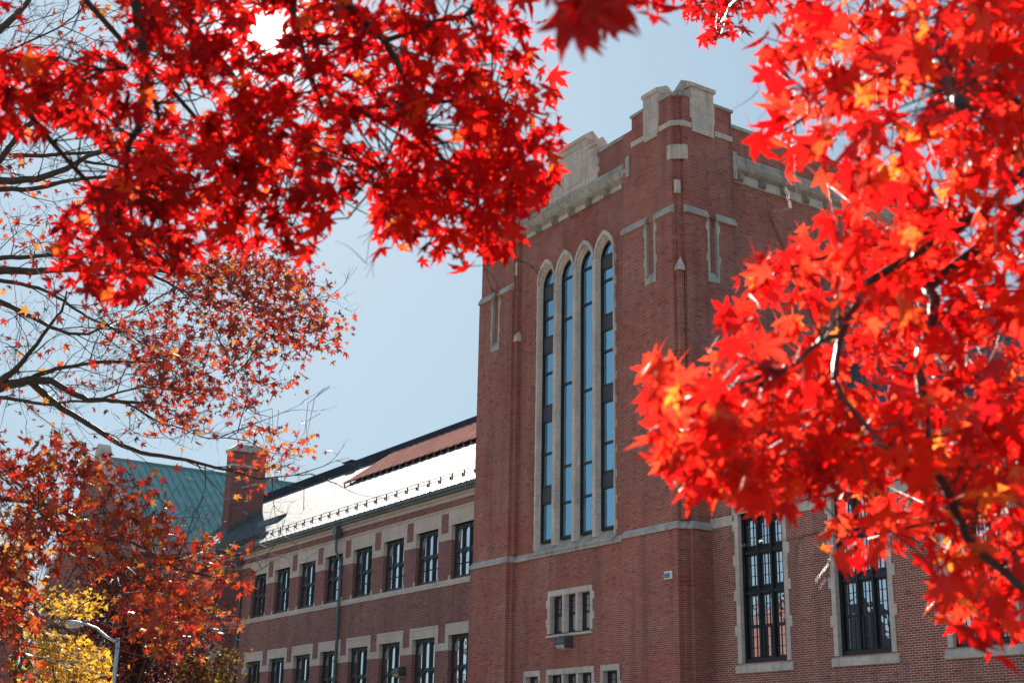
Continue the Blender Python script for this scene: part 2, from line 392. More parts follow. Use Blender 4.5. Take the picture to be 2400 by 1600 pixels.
# --- middle stage
z1, z2 = ZS + .1, 20.72
plan_walls(mb, PLAN, z1, z2, skip=(1, 5, 7, 12), top=False)
NICHE = {1: (-11.66, -11.22), 7: (-1.42, -1.0)}
for k, (a, b) in NICHE.items():
    p, q = PLAN[k], PLAN[k + 1]
    mb.grid((0, 0, 0), (1, 0, 0), (0, 1, 0), p[0], q[0], z1, z2, [(a, b, 18.5, z2)], .11)
    mb.poly([(a, .11, 18.5), (b, .11, 18.5), (b, .11, z2), (a, .11, z2)])
mb.grid((.3, 0, 0), (0, 1, 0), (-1, 0, 0), .4, 2.78, z1, z2, [(1.48, 1.82, 18.45, z2)], .11)
mb.poly([(.19, 1.48, 18.45), (.19, 1.82, 18.45), (.19, 1.82, z2), (.19, 1.48, z2)])
# main face, brick around the lancets up to the frieze
YM, ZF = .3, 22.8
mb.grid((0, YM, 0), (1, 0, 0), (0, 1, 0), -10.03, LC[0] - .63, z1, ZF, [], .2)
mb.grid((0, YM, 0), (1, 0, 0), (0, 1, 0), LC[3] + .63, -2.83, z1, ZF, [], .2)
mb.grid((0, YM, 0), (1, 0, 0), (0, 1, 0), LC[0] - .63, LC[3] + .63, 21.3, ZF, [], .2)
def arch(cx, hw, zs, za, n=8):
    """two-centred pointed arch from left springing over the apex to the right springing"""
    h = za - zs; r = (hw * hw + h * h) / (2 * hw); L = []
    a1 = math.asin(min(1, h / r))
    for i in range(n + 1):
        a = a1 * i / n; L.append((cx - hw + r - r * math.cos(a), zs + r * math.sin(a)))
    return L + [(2 * cx - x, z) for x, z in reversed(L[:-1])]
HWO = .63
for cx in LC:
    pts = [p for p in arch(cx, HWO, ZSPR + .15, 21.42) if True]
    for (xa, za), (xb, zb) in zip(pts, pts[1:]):
        mb.poly([(xa, YM, min(za, 21.3)), (xb, YM, min(zb, 21.3)), (xb, YM, 21.3), (xa, YM, 21.3)])
# --- upper stage (set back above the weatherings)
up = list(PLAN)
up = [(-12.69, 14), (-12.69, .06), (-10.21, .06)] + PLAN[3:7] + [(-2.83, .06), (-.03, .06), (-.03, .24), (.09, .24), (.09, .42), (.24, .42), (.24, 2.78), (0, 2.78), (0, 14)]
plan_walls(mb, up, z2, ZF, skip=(5,), top=False)
plan_walls(mb, up, ZF, 24.8, skip=(), top=True)
mb.build('wall', BRICK, S)
# turrets carrying the pinnacles: corner (two faces) and the left one
mb = MB()
mb.prism([(-2.3, .06), (-.03, .06), (-.03, .24), (.09, .24), (.09, .42), (.24, .42), (.24, 2.78), (-.7, 2.78), (-.7, .95), (-2.3, .95)], 'z', 24.81, 25.27)
mb.prism([(-12.69, .06), (-10.35, .06), (-10.35, .95), (-12.0, .95), (-12.0, 2.6), (-12.69, 2.6)], 'z', 24.81, 25.27)
split(mb, 'turret', BRICK, S)

# --- stone dressings
mb = MB()
mb.sweep(PLAN[:14] + [(.3, 1.2)] if False else PLAN[:13] + [(.3, 1.2)], [(.02, ZS), (.13, ZS), (.13, ZS + .09), (.0, ZS + .27), (-.05, ZS + .27)])
mb.build('string_course', STONE_W, S)
mb = MB()
prof_y = lambda y0: [(y0 + .08, 20.66), (y0 - .06, 20.66), (y0 - .06, 20.76), (y0 + .065, 20.98), (y0 + .08, 20.98)]
for a, b in ((-12.78, -11.6), (-11.26, -10.19), (-2.86, -1.44), (-.98, .03)):
    mb.prism(prof_y(0), 'x', a, b)
pb = [(.22, 20.66), (.36, 20.66), (.36, 20.76), (.235, 20.98), (.22, 20.98)]
for a, b in ((.37, 1.46), (1.84, 2.81)): mb.prism(pb, 'y', a, b)
split(mb, 'buttress_weathering', STONE_W, S)
# niche surrounds with toothed blocks
for a, b in ((-11.66, -11.22), (-1.42, -1.0)):
    mb = MB()
    mb.box(a - .1, a + .005, -.025, .15, 18.5, 20.655); mb.box(b - .005, b + .1, -.025, .15, 18.5, 20.655)
    mb.box(a - .1, b + .1, -.025, .15, 18.3, 18.5)
    mb.prism([(-.02, 18.5), (.109, 18.72), (.109, 18.5)], 'x', a, b)
    for z in (19.0, 20.2):
        mb.box(a - .17, a - .1, -.024, .1, z, z + .3); mb.box(b + .1, b + .17, -.024, .1, z, z + .3)
    mb.build('niche_surround', STONE_W, S)
for z0_, z1_, o in ((18.45, 20.655, 0),):
    mb = MB()
    mb.box(.15, .325, 1.38, 1.485, z0_, z1_); mb.box(.15, .325, 1.815, 1.92, z0_, z1_); mb.box(.15, .325, 1.38, 1.92, 18.25, 18.45)
    mb.prism([(.32, 18.45), (.191, 18.65), (.191, 18.45)], 'y', 1.48, 1.82)
    for z in (19.0, 20.2):
        mb.box(.2, .324, 1.31, 1.38, z, z + .3); mb.box(.2, .324, 1.92, 1.99, z, z + .3)
mb.build('niche_surround', STONE_W, S)
# little stones in the corner notch and beside the left buttress
mb = MB()
def spike(x0, x1, y0, y1, z0, z1, z2):
    cx, cy = (x0 + x1) / 2, (y0 + y1) / 2
    mb.box(x0, x1, y0, y1, z0, z1)
    k = [(x0, y0, z1 + .002), (x1, y0, z1 + .002), (x1, y1, z1 + .002), (x0, y1, z1 + .002)]
    for i in range(4): mb.poly([k[i], k[(i + 1) % 4], (cx, cy + .03, z2)])
spike(.0, .26, .08, .34, 18.45, 18.6, 18.98); mb.build('corner_stone', STONE, S); mb = MB()
mb.box(.02, .16, .1, .3, 21.4, 21.9); mb.build('corner_stone', STONE, S); mb = MB()
spike(-10.2, -9.95, .09, .34, 18.4, 18.6, 18.95); mb.build('corner_stone', STONE, S); mb = MB()
mb.box(-10.2, -10.04, .1, .3, 21.3, 21.85); mb.build('corner_stone', STONE, S); mb = MB()
# fluted block below the corner turret
for (x, y) in ((-.1, .02), (.02, .12), (.12, .24), (.2, .36)):
    mb.box(x - .12, x + .09, y - .02, y + .2, 22.75, 23.3)
mb.build('corner_stone', STONE, S)
# colonette in the notch
mb = MB(); mb.box(.03, .2, .12, .33, ZS + .3, 18.46); mb.box(-10.18, -9.97, .13, .33, ZS + .3, 18.42)
split(mb, 'corner_shaft', BRICK, S)
# cornice with rosettes, front and side
mb = MB()
mb.box(-10.03, -2.62, .2, .34, 23.30, 23.72)                  # plain band
mb.prism([(.31, 23.0), (.1, 23.12), (.02, 23.27), (.02, 23.33), (.31, 23.33)], 'x', -10.15, -2.55)
mb.box(-10.03, -2.62, .27, .33, 22.78, 23.0)                  # frieze
e_ = MB(); e_.box(-2.62, -2.42, .0, .3, 22.95, 23.78); e_.box(-10.28, -10.05, .0, .3, 22.7, 23.78); split(e_, 'cornice_end', STONE_W, S)
corn = mb.build('cornice', STONE_W, S)
mb = MB()
mb.box(-10.0, -2.7, .262, .272, 22.80, 22.97)
fr = mb.build('frieze', STONE, S)
def rosette(c, face):
    m_ = MB(); r_ = .16
    for k in range(8):
        a = 2 * math.pi * k / 8; dx, dz = math.cos(a) * r_ * .55, math.sin(a) * r_ * .55
        pts = [(dx + math.cos(b) * r_ * .42, dz + math.sin(b) * r_ * .42) for b in np.linspace(0, 2 * math.pi, 6, endpoint=False)]
        dpt = .12 + .04 * (k % 2)
        if face == 'y': m_.prism([(c[0] + p[0], c[2] + p[1]) for p in pts], 'y', c[1] - dpt, c[1] + .02)
        else: m_.prism([(c[1] + p[0], c[2] + p[1]) for p in pts], 'x', c[0] - .02, c[0] + dpt)
    if face == 'y': m_.box(c[0] - .16, c[0] + .16, c[1] - .09, c[1] + .02, c[2] - .15, c[2] + .15); m_.box(c[0] - .06, c[0] + .06, c[1] - .19, c[1], c[2] - .06, c[2] + .06)
    else: m_.box(c[0] - .02, c[0] + .09, c[1] - .16, c[1] + .16, c[2] - .15, c[2] + .15); m_.box(c[0], c[0] + .19, c[1] - .06, c[1] + .06, c[2] - .06, c[2] + .06)
    return m_
CARVED = stone_mat('carved_stone', (0.38, 0.33, 0.28), (0.22, 0.195, 0.165), 0.5)
for i in range(7): rosette((-9.8 + i * 1.147, .26, 22.89), 'y').build('rosette', CARVED, corn)
mb = MB()
mb.box(-.05, .1, 3.0, 12.5, 23.30, 23.7); mb.prism([(-.01, 23.0), (.2, 23.12), (.28, 23.27), (.28, 23.33), (-.01, 23.33)], 'y', 2.95, 12.5)
mb.box(-.02, .04, 3.0, 12.5, 22.62, 23.0); mb.box(0, .28, 2.8, 2.98, 22.6, 23.7)
corb = mb.build('cornice', STONE_W, S)
mb = MB(); mb.box(.03, .05, 3.05, 12.4, 22.66, 22.97); mb.build('frieze', STONE_P, S)
for i in range(7): rosette((.05, 3.25 + i * 1.147, 22.83), 'x').build('rosette', CARVED, corb)
# parapet copings (saddle-backed)
def saddle_x(mb, x0, x1, y0, y1, z0, z1, z2):
    ym = y0 + (y1 - y0) * .55
    mb.prism([(y0 - .06, z0), (y0 - .06, z1), (ym, z2), (y1 + .05, z1), (y1 + .05, z0)], 'x', x0, x1)
def saddle_y(mb, y0, y1, x0, x1, z0, z1, z2):
    xm = x0 + (x1 - x0) * .45
    mb.prism([(x0 - .05, z0), (x0 - .05, z1), (xm, z2), (x1 + .06, z1), (x1 + .06, z0)], 'y', y0, y1)
mb = MB()
saddle_x(mb, -4.69, -2.3, .3, .8, 24.81, 24.95, 25.16); saddle_x(mb, -10.35, -7.95, .3, .8, 24.81, 24.95, 25.16)
saddle_y(mb, 2.78, 13.9, -.5, 0, 24.81, 24.95, 25.16)
for a, b in ((-2.34, -1.52), (-.72, 0.0), (-12.75, -11.9), (-11.1, -10.3)): saddle_x(mb, a, b, .06, .9, 25.275, 25.38, 25.62)
for a, b in ((.42, .75), (1.92, 2.84)): saddle_y(mb, a, b, -.6, .24, 25.275, 25.38, 25.62)
for (x, y) in ((.0, .1), (.06, .2), (.12, .3)): saddle_x(mb, x - .1, x + .12, y, y + .6, 25.276 + .002 * x, 25.38, 25.6)
split(mb, 'coping', STONE_W, S)
# pinnacle blocks
mb = MB()
for a, b in ((-1.54, -.70), (-11.92, -11.08)):
    mb = MB(); mb.box(a + .06, b - .06, -.0, .85, 23.95, 25.7); mb.box(a - .03, a + .06, .015, .85, 24.5, 25.3); mb.box(b - .06, b + .03, .015, .85, 24.5, 25.3)
    mb.box(a, a + .059, .0, .84, 24.05, 25.69); mb.box(b - .059, b, .0, .84, 24.05, 25.69)
    saddle_x(mb, a - .01, b + .01, -.02, .87, 25.702, 25.86, 26.12); mb.build('pinnacle', STONE, S)
mb = MB()
mb.box(-.55, .3, .8, 1.86, 23.95, 25.75); mb.box(-.55, .285, .74, .8, 24.5, 25.3); mb.box(-.55, .285, 1.86, 1.92, 24.5, 25.3)
saddle_y(mb, .72, 1.94, -.57, .31, 25.752, 25.9, 26.2)
mb.build('pinnacle', STONE, S)
mb = MB()                                                     # belt round the turrets
for a, b in ((-2.32, -1.56), (-.69, -.0), (-12.72, -11.94), (-11.06, -10.33)): mb.box(a, b, .02, .2, 24.07, 24.27)
mb.box(.1, .275, .36, .79, 24.07, 24.27); mb.box(.1, .275, 1.93, 2.8, 24.07, 24.27)
for (x, y) in ((-.0, .1), (.1, .2), (.17, .3)): mb.box(x - .1, x + .06, y - .02, y + .2, 24.075, 24.275)
split(mb, 'belt_course', STONE, S)
# stone panel rising from the parapet
mb = MB()
mb.box(-7.95, -4.69, .22, .75, 23.72, 25.2); mb.box(-7.2, -5.42, .19, .8, 23.72, 25.72)
saddle_x(mb, -7.95, -7.2, .22, .75, 25.2, 25.34, 25.62); saddle_x(mb, -5.42, -4.69, .22, .75, 25.2, 25.34, 25.62)
saddle_x(mb, -7.24, -5.38, .19, .8, 25.72, 25.88, 26.15)
# raised mouldings framing sunk panels
for a, b, z0_, z1_, y in ((-7.0, -5.62, 23.95, 25.5, .165), (-7.84, -7.32, 24.0, 24.98, .2), (-5.32, -4.8, 24.0, 24.98, .2)):
    for q in ((a, b, z1_ - .045, z1_), (a, b, z0_, z0_ + .03), (a, a + .035, z0_ + .03, z1_ - .045), (b - .035, b, z0_ + .03, z1_ - .045)):
        mb.box(q[0], q[1], y, y + .05, q[2], q[3])
for z in (24.0, 24.35): mb.box(-8.03, -7.95, .24, .6, z, z + .25); mb.box(-4.69, -4.61, .24, .6, z, z + .25)
mb.build('stone_panel', STONE, S)

# --- lancet window group
YG = .49
mb = MB()
for cx in LC:
    a_, b_, c_ = arch(cx, HWO, ZSPR + .15, 21.42), arch(cx, .545, ZSPR + .09, 21.24), arch(cx, .47, ZSPR, 21.05)
    def band(A, ya, B, yb):
        for i in range(len(A) - 1):
            mb.poly([(A[i][0], ya, A[i][1]), (A[i + 1][0], ya, A[i + 1][1]), (B[i + 1][0], yb, B[i + 1][1]), (B[i][0], yb, B[i][1])])
    hd = [(x, z) for x, z in a_]
    band(a_, .32, a_, .2); band(a_, .2, b_, .2); band(b_, .2, b_, .27)
    d_ = arch(cx, .505, ZSPR + .04, 21.14)
    band(b_, .27, d_, .37); band(d_, .37, d_, .42); band(d_, .40, c_, .43); band(c_, .43, c_, .6)
# jambs, mullions with splayed sides, sloping sills
def mull(x0f, x1f, x0b, x1b, z0, z1):
    mb.prism([(x0f, .225), (x1f, .225), (x1b, .42), (x1b, .62), (x0b, .62), (x0b, .42)], 'z', z0, z1)
for i in range(3):
    m_ = (LC[i] + LC[i + 1]) / 2; mull(m_ - .1, m_ + .1, m_ - .165, m_ + .165, 9.72, ZSPR + .35)
mull(LC[0] - .63, LC[0] - .54, LC[0] - .63, LC[0] - .475, 9.66, ZSPR + .3); mull(LC[3] + .54, LC[3] + .63, LC[3] + .475, LC[3] + .63, 9.66, ZSPR + .3)
for k in range(12):
    z = 9.75 + k * .92
    mb.box(LAN_X0 - .04, LAN_X0 + .06, .255, .4, z, z + .3); mb.box(LAN_X1 - .06, LAN_X1 + .04, .255, .4, z + .1, z + .4)
sur = mb.build('window_surround', STONE, S)
mb = MB()
mb.prism([(.16, ZS + .12), (.16, ZS + .2), (.56, 9.95), (.62, 9.95), (.62, ZS + .12)], 'x', LAN_X0 + .05, LAN_X1 - .05)
mb.build('window_sill', STONE_W, S)
tallz = {0: [20.35, 19.75, 18.95, 18.15, 17.5, 16.65, 15.32, 14.7, 13.4, 12.1, 11.45], 3: [20.45, 19.95, 19.45, 18.07, 17.48, 16.64, 15.32, 14.7, 13.13, 12.05, 11.47], 1: [20.3, 18.6, 15.95, 12.7, 11.3], 2: [20.3, 18.85, 15.4, 12.6, 11.35]}
panz = {0: [(19.75, 20.35), (17.5, 18.15), (14.7, 15.32), (11.45, 12.1)], 3: [(19.95, 20.45), (17.48, 18.07), (14.7, 15.32), (11.47, 12.05)]}
for i, cx in enumerate(LC):
    f = MB()
    for sgn in (-1, 1): f.box(cx + sgn * .474, cx + sgn * .41, .435, .62, 9.95, ZSPR + .25)
    f.box(cx - .41, cx + .41, .44, .62, 9.952, 10.05)
    for z in tallz[i]: f.box(cx - .41, cx + .41, .445, .62, z - .045, z + .045)
    A, B = arch(cx, .47, ZSPR, 21.05), arch(cx, .40, ZSPR, 20.92)
    for k in range(len(A) - 1): f.poly([(A[k][0], .44, A[k][1]), (A[k + 1][0], .44, A[k + 1][1]), (B[k + 1][0], .44, B[k + 1][1]), (B[k][0], .44, B[k][1])])
    wn = f.build('window', FRAME, S)
    p = MB(); pts = [(cx - .46, 9.97)] + [(x, z) for x, z in arch(cx, .46, ZSPR, 21.03)] + [(cx + .46, 9.97)]
    p.prism(pts, 'y', YG, YG + .02); p.build('pane', GLASS_B, wn)
    if i in panz:
        for a, b in panz[i]:
            q = MB(); q.box(cx - .41, cx + .41, .455, .47, a, b); q.build('spandrel_panel', PANEL, wn)

# --- small stone framed windows low on the tower
def small_group(x0, x1, z0, z1, n, yw, heads=True):
    s = MB(); t_ = .13
    s.box(x0, x1, yw - .03, yw + .3, z1, z1 + .2)                         # head
    s.box(x0 - .02, x0 + t_, yw - .025, yw + .3, z0, z1); s.box(x1 - t_, x1 + .02, yw - .025, yw + .3, z0, z1)
    for k, z in enumerate((z0 + .25, z0 + .95)):
        s.box(x0 - .11, x0 - .02, yw - .024, yw + .1, z, z + .28); s.box(x1 + .02, x1 + .11, yw - .024, yw + .1, z + .1, z + .38)
    wl = (x1 - x0 - 2 * t_) / n
    for i in range(1, n):
        xm = x0 + t_ + wl * i; s.prism([(xm - .06, yw - .01), (xm + .06, yw - .01), (xm + .1, yw + .16), (xm + .1, yw + .3), (xm - .1, yw + .3), (xm - .1, yw + .16)], 'z', z0, z1)
    s.prism([(yw - .07, z0 - .14), (yw - .07, z0 - .07), (yw + .2, z0), (yw + .3, z0), (yw + .3, z0 - .14)], 'x', x0 - .04, x1 + .04)
    first = None
    for i in range(n):
        a = x0 + t_ + wl * i + (.1 if i else .0); b = x0 + t_ + wl * (i + 1) - (.1 if i < n - 1 else 0)
        f = MB(); y0, y1 = yw + .2, yw + .29
        f.box(a, a + .07, y0, y1, z0 + .01, z1); f.box(b - .07, b, y0, y1, z0 + .01, z1); f.box(a + .07, b - .07, y0, y1, z1 - .08, z1); f.box(a + .07, b - .07, y0, y1, z0 + .01, z0 + .1)
        zm = (z0 + z1) / 2; f.box(a + .07, b - .07, y0 + .01, y1, zm - .04, zm + .04)
        f.box((a + b) / 2 - .012, (a + b) / 2 + .012, y0 + .03, y1 - .005, zm + .04, z1 - .08)
        for q in (.33, .67): f.box(a + .07, b - .07, y0 + .031, y1 - .006, zm + (z1 - zm) * q - .01, zm + (z1 - zm) * q + .01)
        wn = f.build('window', FRAME, S)
        p = MB(); p.box(a + .03, b - .03, y1 - .02, y1 - .008, z0 + .05, z1 - .03); p.build('pane', GLASS, wn)
        if i == 0: first = wn
    s.build('window_surround', STONE, S)
small_group(-7.72, -4.98, 6.46, 7.82, 3, yl)
small_group(-9.24, -8.18, 3.3, 4.98, 1, yl); small_group(-7.78, -4.88, 3.3, 4.98, 3, yl); small_group(-4.49, -3.42, 3.3, 4.98, 1, yl)

# ------------------------------------------------------------------ hall block to the right of the tower
YH = 1.2
HW = [(1.62, 3.62), (5.72, 7.72), (9.82, 11.82), (13.92, 15.92)]
ZB, ZT = 4.98, 9.72
mb = MB()
mb.grid((0, YH, 0), (1, 0, 0), (0, 1, 0), .3, 17.5, 0, 11.27, [(a, b, ZB, ZT) for a, b in HW], .45)
mb.box(.32, 17.5, YH + .6, 15, 0, 11.26); mb.poly([(17.5, YH, 0), (17.5, YH + .6, 0), (17.5, YH + .6, 11.27), (17.5, YH, 11.27)])
mb.build('wall', BRICK3, S)
mb = MB()
mb.prism([(YH - .07, 11.275), (YH - .07, 11.42), (YH + .12, 11.52), (YH + .5, 11.52), (YH + .5, 11.275)], 'x', .3, 17.55)
mb.build('coping', STONE, S)
mb = MB()
xs = .31
for a, b in HW:
    mb.box(xs, a - .27, YH - .03, YH + .1, 9.42, 9.74); xs = b + .27
mb.box(xs, 17.5, YH - .03, YH + .1, 9.42, 9.74)
split(mb, 'string_course', STONE, S)
for a, b in HW:
    s = MB()
    s.box(a - .26, b + .26, YH - .035, YH + .3, ZT, ZT + .42)
    for sg, x in ((-1, a), (1, b)):
        s.box(x - sg * .004, x + sg * .17, YH - .032, YH + .32, ZB, ZT)
        for k in range(4):
            z = ZB + .85 + k * 1.12 + (.15 if sg > 0 else 0)
            if z < ZT - .5: s.box(x + sg * .17, x + sg * .27, YH - .03, YH + .1, z, z + .33)
    sill = MB(); sill.prism([(YH - .07, ZB - .3), (YH - .07, ZB - .09), (YH + .12, ZB + .015), (YH + .42, ZB + .015), (YH + .42, ZB - .3)], 'x', a - .26, b + .26)
    f = MB(); y0, y1 = YH + .12, YH + .25
    f.box(a, a + .1, y0, y1, ZB, ZT); f.box(b - .1, b, y0, y1, ZB, ZT); f.box(a + .1, b - .1, y0, y1, ZT - .17, ZT); f.box(a + .1, b - .1, y0, y1, ZB + .002, ZB + .14)
    wl = (b - a - .2) / 3
    xm = [a + .1 + wl * i for i in (1, 2)]
    for x in xm: f.prism([(x - .035, y0 + .0), (x + .035, y0), (x + .07, y0 + .08), (x + .07, y1), (x - .07, y1), (x - .07, y0 + .08)], 'z', ZB + .14, ZT - .17)
    for z in (7.24, 8.52):
        for i in range(3):
            xa = a + .1 + wl * i + (.07 if i else 0); xb = a + .1 + wl * (i + 1) - (.07 if i < 2 else 0)
            f.prism([(y0 + .02, z - .12), (y0 + .02, z - .06), (y0 + .1, z + .1), (y1, z + .1), (y1, z - .12)], 'x', xa, xb)
    rows = [(ZB + .14, 7.12), (7.34, 8.4), (8.62, ZT - .17)]
    for i in range(3):
        xa = a + .1 + wl * i + (.07 if i else .0); xb = a + .1 + wl * (i + 1) - (.07 if i < 2 else 0)
        for r_, (za, zb) in enumerate(rows):
            yb = y1 - .045
            f.box(xa, xa + .055, yb, y1, za, zb); f.box(xb - .055, xb, yb, y1, za, zb); f.box(xa + .055, xb - .055, yb, y1, zb - .06, zb); f.box(xa + .055, xb - .055, yb, y1, za, za + .06)
            if r_ == 2:      # shallow arched heads on the top row
                n_ = 6; xc, hw = (xa + xb) / 2, (xb - xa) / 2 - .055
                for j in range(n_):
                    u0, u1 = -1 + 2 * j / n_, -1 + 2 * (j + 1) / n_
                    f.poly([(xc + u0 * hw, yb + .004, zb - .06), (xc + u1 * hw, yb + .004, zb - .06), (xc + u1 * hw, yb + .004, zb - .06 - .16 * u1 ** 2), (xc + u0 * hw, yb + .004, zb - .06 - .16 * u0 ** 2)])
            nb = 3 if r_ else 6
            for j in (1, 2): f.box(xa + (xb - xa) * j / 3 - .009, xa + (xb - xa) * j / 3 + .009, y1 - .035, y1 - .004, za + .06, zb - .06)
            for j in range(1, nb): f.box(xa + .055, xb - .055, y1 - .034, y1 - .005, za + (zb - za) * j / nb - .009, za + (zb - za) * j / nb + .009)
            if r_ == 0:
                f.box(xa + .05, xb - .05, yb - .02, y1, 6.06, 6.16)
                if i == 1: f.box(xa + .02, xa + .08, yb - .05, y1, za, 6.1); f.box(xb - .08, xb - .02, yb - .05, y1, za, 6.1)
    wn = f.build('window', FRAME, S)
    p = MB(); p.box(a + .1, b - .1, y1 - .012, y1 - .001, ZB + .15, ZT - .18); p.build('pane', GLASS, wn)
    s.build('surround', STONE, wn); sill.build('sill', STONE, wn)
mb = MB(); th = math.tan(R(40))
mb.prism([(YH + .3, 11.45), (8.1, 11.45 + 6.6 * th), (15.2, 11.45)], 'x', .02, 17.6)
mb.build('roof', SLATE, S)

# ------------------------------------------------------------------ long wing to the left
YW, XE, XL = 1.2, -40.3, -55.3
WX = [(-16.46 - 3.09 * k, -14.5 - 3.09 * k) for k in range(8)]
UZ, LZ = (9.45, 11.8), (4.3, 7.08)
mb = MB()
mb.grid((0, YW, 0), (1, 0, 0), (0, 1, 0), XE, -12.75, 0, 12.9, [(a, b, *z) for a, b in WX for z in (UZ, LZ)], .4)
mb.poly([(XE, 0, 0), (XE, YW, 0), (XE, YW, 12.9), (XE, 0, 12.9)])
mb.poly([(XL, 0, 0), (XE, 0, 0), (XE, 0, 12.9), (XL, 0, 12.9)])
mb.box(XL, -12.8, YW + .5, 19.2, 0, 12.88)
mb.build('wall', BRICK2, S)
mb = MB()
PW = [(-55.3, 0), (XE, 0), (XE, YW), (-12.75, YW)]
mb.sweep(PW, [(.0, 12.88), (.05, 12.88), (.06, 13.02), (.14, 13.06), (.16, 13.14), (0, 13.14)])
split(mb, 'eaves_cornice', STONE_P, S); mb = MB()
mb.sweep(PW, [(.0, 12.36), (.025, 12.36), (.03, 12.47), (.08, 12.5), (.08, 12.56), (0, 12.56)])
mb.sweep(PW, [(.0, 9.19), (.03, 9.19), (.03, 9.44), (0, 9.44)])
split(mb, 'stone_band', STONE_P, S)
mb = MB()                                                     # long and short quoins at the projecting corner
for k in range(16):
    z = .3 + k * .56; w_ = .55 if k % 2 else .3
    if z + .56 < 12.3: mb.box(XE - .5, XE + .02, -.025, w_, z + .003, z + .557)
split(mb, 'quoin', STONE_P, S)
for a, b in WX:
    for za, zb in (UZ, LZ):
        s = MB(); top = 12.36 if za == UZ[0] else 7.57; e = .26
        s.box(a - e, b + e, YW - .025, YW + .3, zb, top - .002)
        for sg, x in ((-1, a), (1, b)): s.box(x - sg * .004, x + sg * e, YW - .024, YW + .29, zb - .62, zb)
        s.box(a - .56, a - e, YW - .022, YW + .05, zb - .62, zb - .3); s.box(b + e, b + .57, YW - .022, YW + .05, zb - .62, zb - .3)
        sill = MB(); sill.prism([(YW - .05, za - .24), (YW - .05, za - .03), (YW + .16, za + .02), (YW + .39, za + .02), (YW + .39, za - .24)], 'x', a - .001, b + .001)
        for x0_, x1_ in ((a - .14, a - .002), (b + .002, b + .14)): sill.box(x0_, x1_, YW - .028, YW + .05, za - .02, za + .18)
        f = MB(); y0, y1 = YW + .17, YW + .25
        f.box(a, a + .055, y0, y1, za, zb); f.box(b - .055, b, y0, y1, za, zb); f.box(a + .055, b - .055, y0, y1, zb - .06, zb); f.box(a + .055, b - .055, y0 - .05, y1, za + .021, za + .13)
        wl = (b - a - .16) / 3; zm = za + (zb - za) * .53
        for i in (1, 2):
            x = a + .08 + wl * i; f.prism([(x - .03, y0 - .03), (x + .03, y0 - .03), (x + .04, y0 + .03), (x + .04, y1), (x - .04, y1), (x - .04, y0 + .03)], 'z', za + .13, zb - .06)
        for i in range(3):
            xa = a + .08 + wl * i + (.04 if i else -.025); xb = a + .08 + wl * (i + 1) - (.04 if i < 2 else -.025)
            f.box(xa, xa + .03, y0 + .04, y1, za + .13, zb - .06); f.box(xb - .03, xb, y0 + .04, y1, za + .13, zb - .06)
            f.box(xa + .03, xb - .03, y0 + .05, y1, za + (zm - za) * .5, za + (zm - za) * .5 + .06)
            for zt in (zm, zb - .06):        # arched heads of each light
                n_ = 6; xc, hw = (xa + xb) / 2, (xb - xa) / 2
                for j in range(n_):
                    u0, u1 = -1 + 2 * j / n_, -1 + 2 * (j + 1) / n_
                    h0, h1 = zt - .05 - .24 * u0 ** 2, zt - .05 - .24 * u1 ** 2
                    f.poly([(xc + u0 * hw, y0 + .0, zt), (xc + u1 * hw, y0 + .0, zt), (xc + u1 * hw, y0 + .0, h1), (xc + u0 * hw, y0 + .0, h0)])
                    f.poly([(xc + u0 * hw, y0, h0), (xc + u1 * hw, y0, h1), (xc + u1 * hw, y1, h1), (xc + u0 * hw, y1, h0)])
            f.box(xa, xb, y0 + .01, y1, zm, zm + .06)
        wn = f.build('window', FRAME2, S)
        p = MB(); p.box(a + .05, b - .05, y1 - .012, y1 - .002, za + .1, zb - .04); p.build('pane', GLASS, wn)
        s.build('surround', STONE_P, wn); sill.build('sill', STONE_P, wn)
# eaves gutter, flashing, slates
mb = MB()
mb.sweep(PW, [(0.0, 13.145), (.3, 13.15), (.33, 13.24), (.42, 13.27), (.46, 13.43), (.40, 13.44), (.3, 13.36), (0, 13.36)])
for x in np.arange(-39.5, -13, 3.1): mb.box(x - .03, x + .03, YW - .45, YW - .42, 13.14, 13.45)
mb.build('gutter', LEAD, S)
TH = math.tan(R(36)); YR, ZR = 10.35, 13.42 + (10.35 - .78) * math.tan(R(36))
mb = MB()
mb.prism([(.78, 13.4), (YR, ZR), (19.9, 13.4)], 'x', -60, -12.7)
mb.prism([(-.42, 13.4), (2.6, 13.42 + (2.6 - .78) * TH + .01), (2.6, 13.4)], 'x', -60, XE - .3)
mb.build('roof', SLATE, S)
rz = lambda y: 13.42 + (y - .78) * TH
mb = MB()                                                     # lead strip and seams along the eaves, ridge roll
mb.prism([(.76, 13.43), (1.32, rz(1.32) + .035), (1.32, rz(1.32) + .01), (.76, 13.40)], 'x', XE + .1, -12.7)
for x in np.arange(-39.8, -12.9, .52): mb.prism([(.77, 13.45), (1.3, rz(1.3) + .03), (1.3, rz(1.3) + .055), (.77, 13.475)], 'x', x, x + .035)
rg = MB(); rg.prism([(YR - .5, rz(YR - .5) - .05), (YR - .42, ZR + .24), (YR, ZR + .3), (YR + .42, ZR + .24), (YR + .5, rz(YR - .5) - .05)], 'x', -58, -12.7); rg.build('ridge_cap', RIDGE_RIB_SHADE, S)
mb.prism([(-.4, 13.41), (-.4, 13.75), (.9, 13.95), (1.2, 13.75), (1.2, 13.41)], 'x', XE - .31, XE + .4)
mb.build('lead_flashing', LEAD, S)
mb = MB()                                                     # snow rail
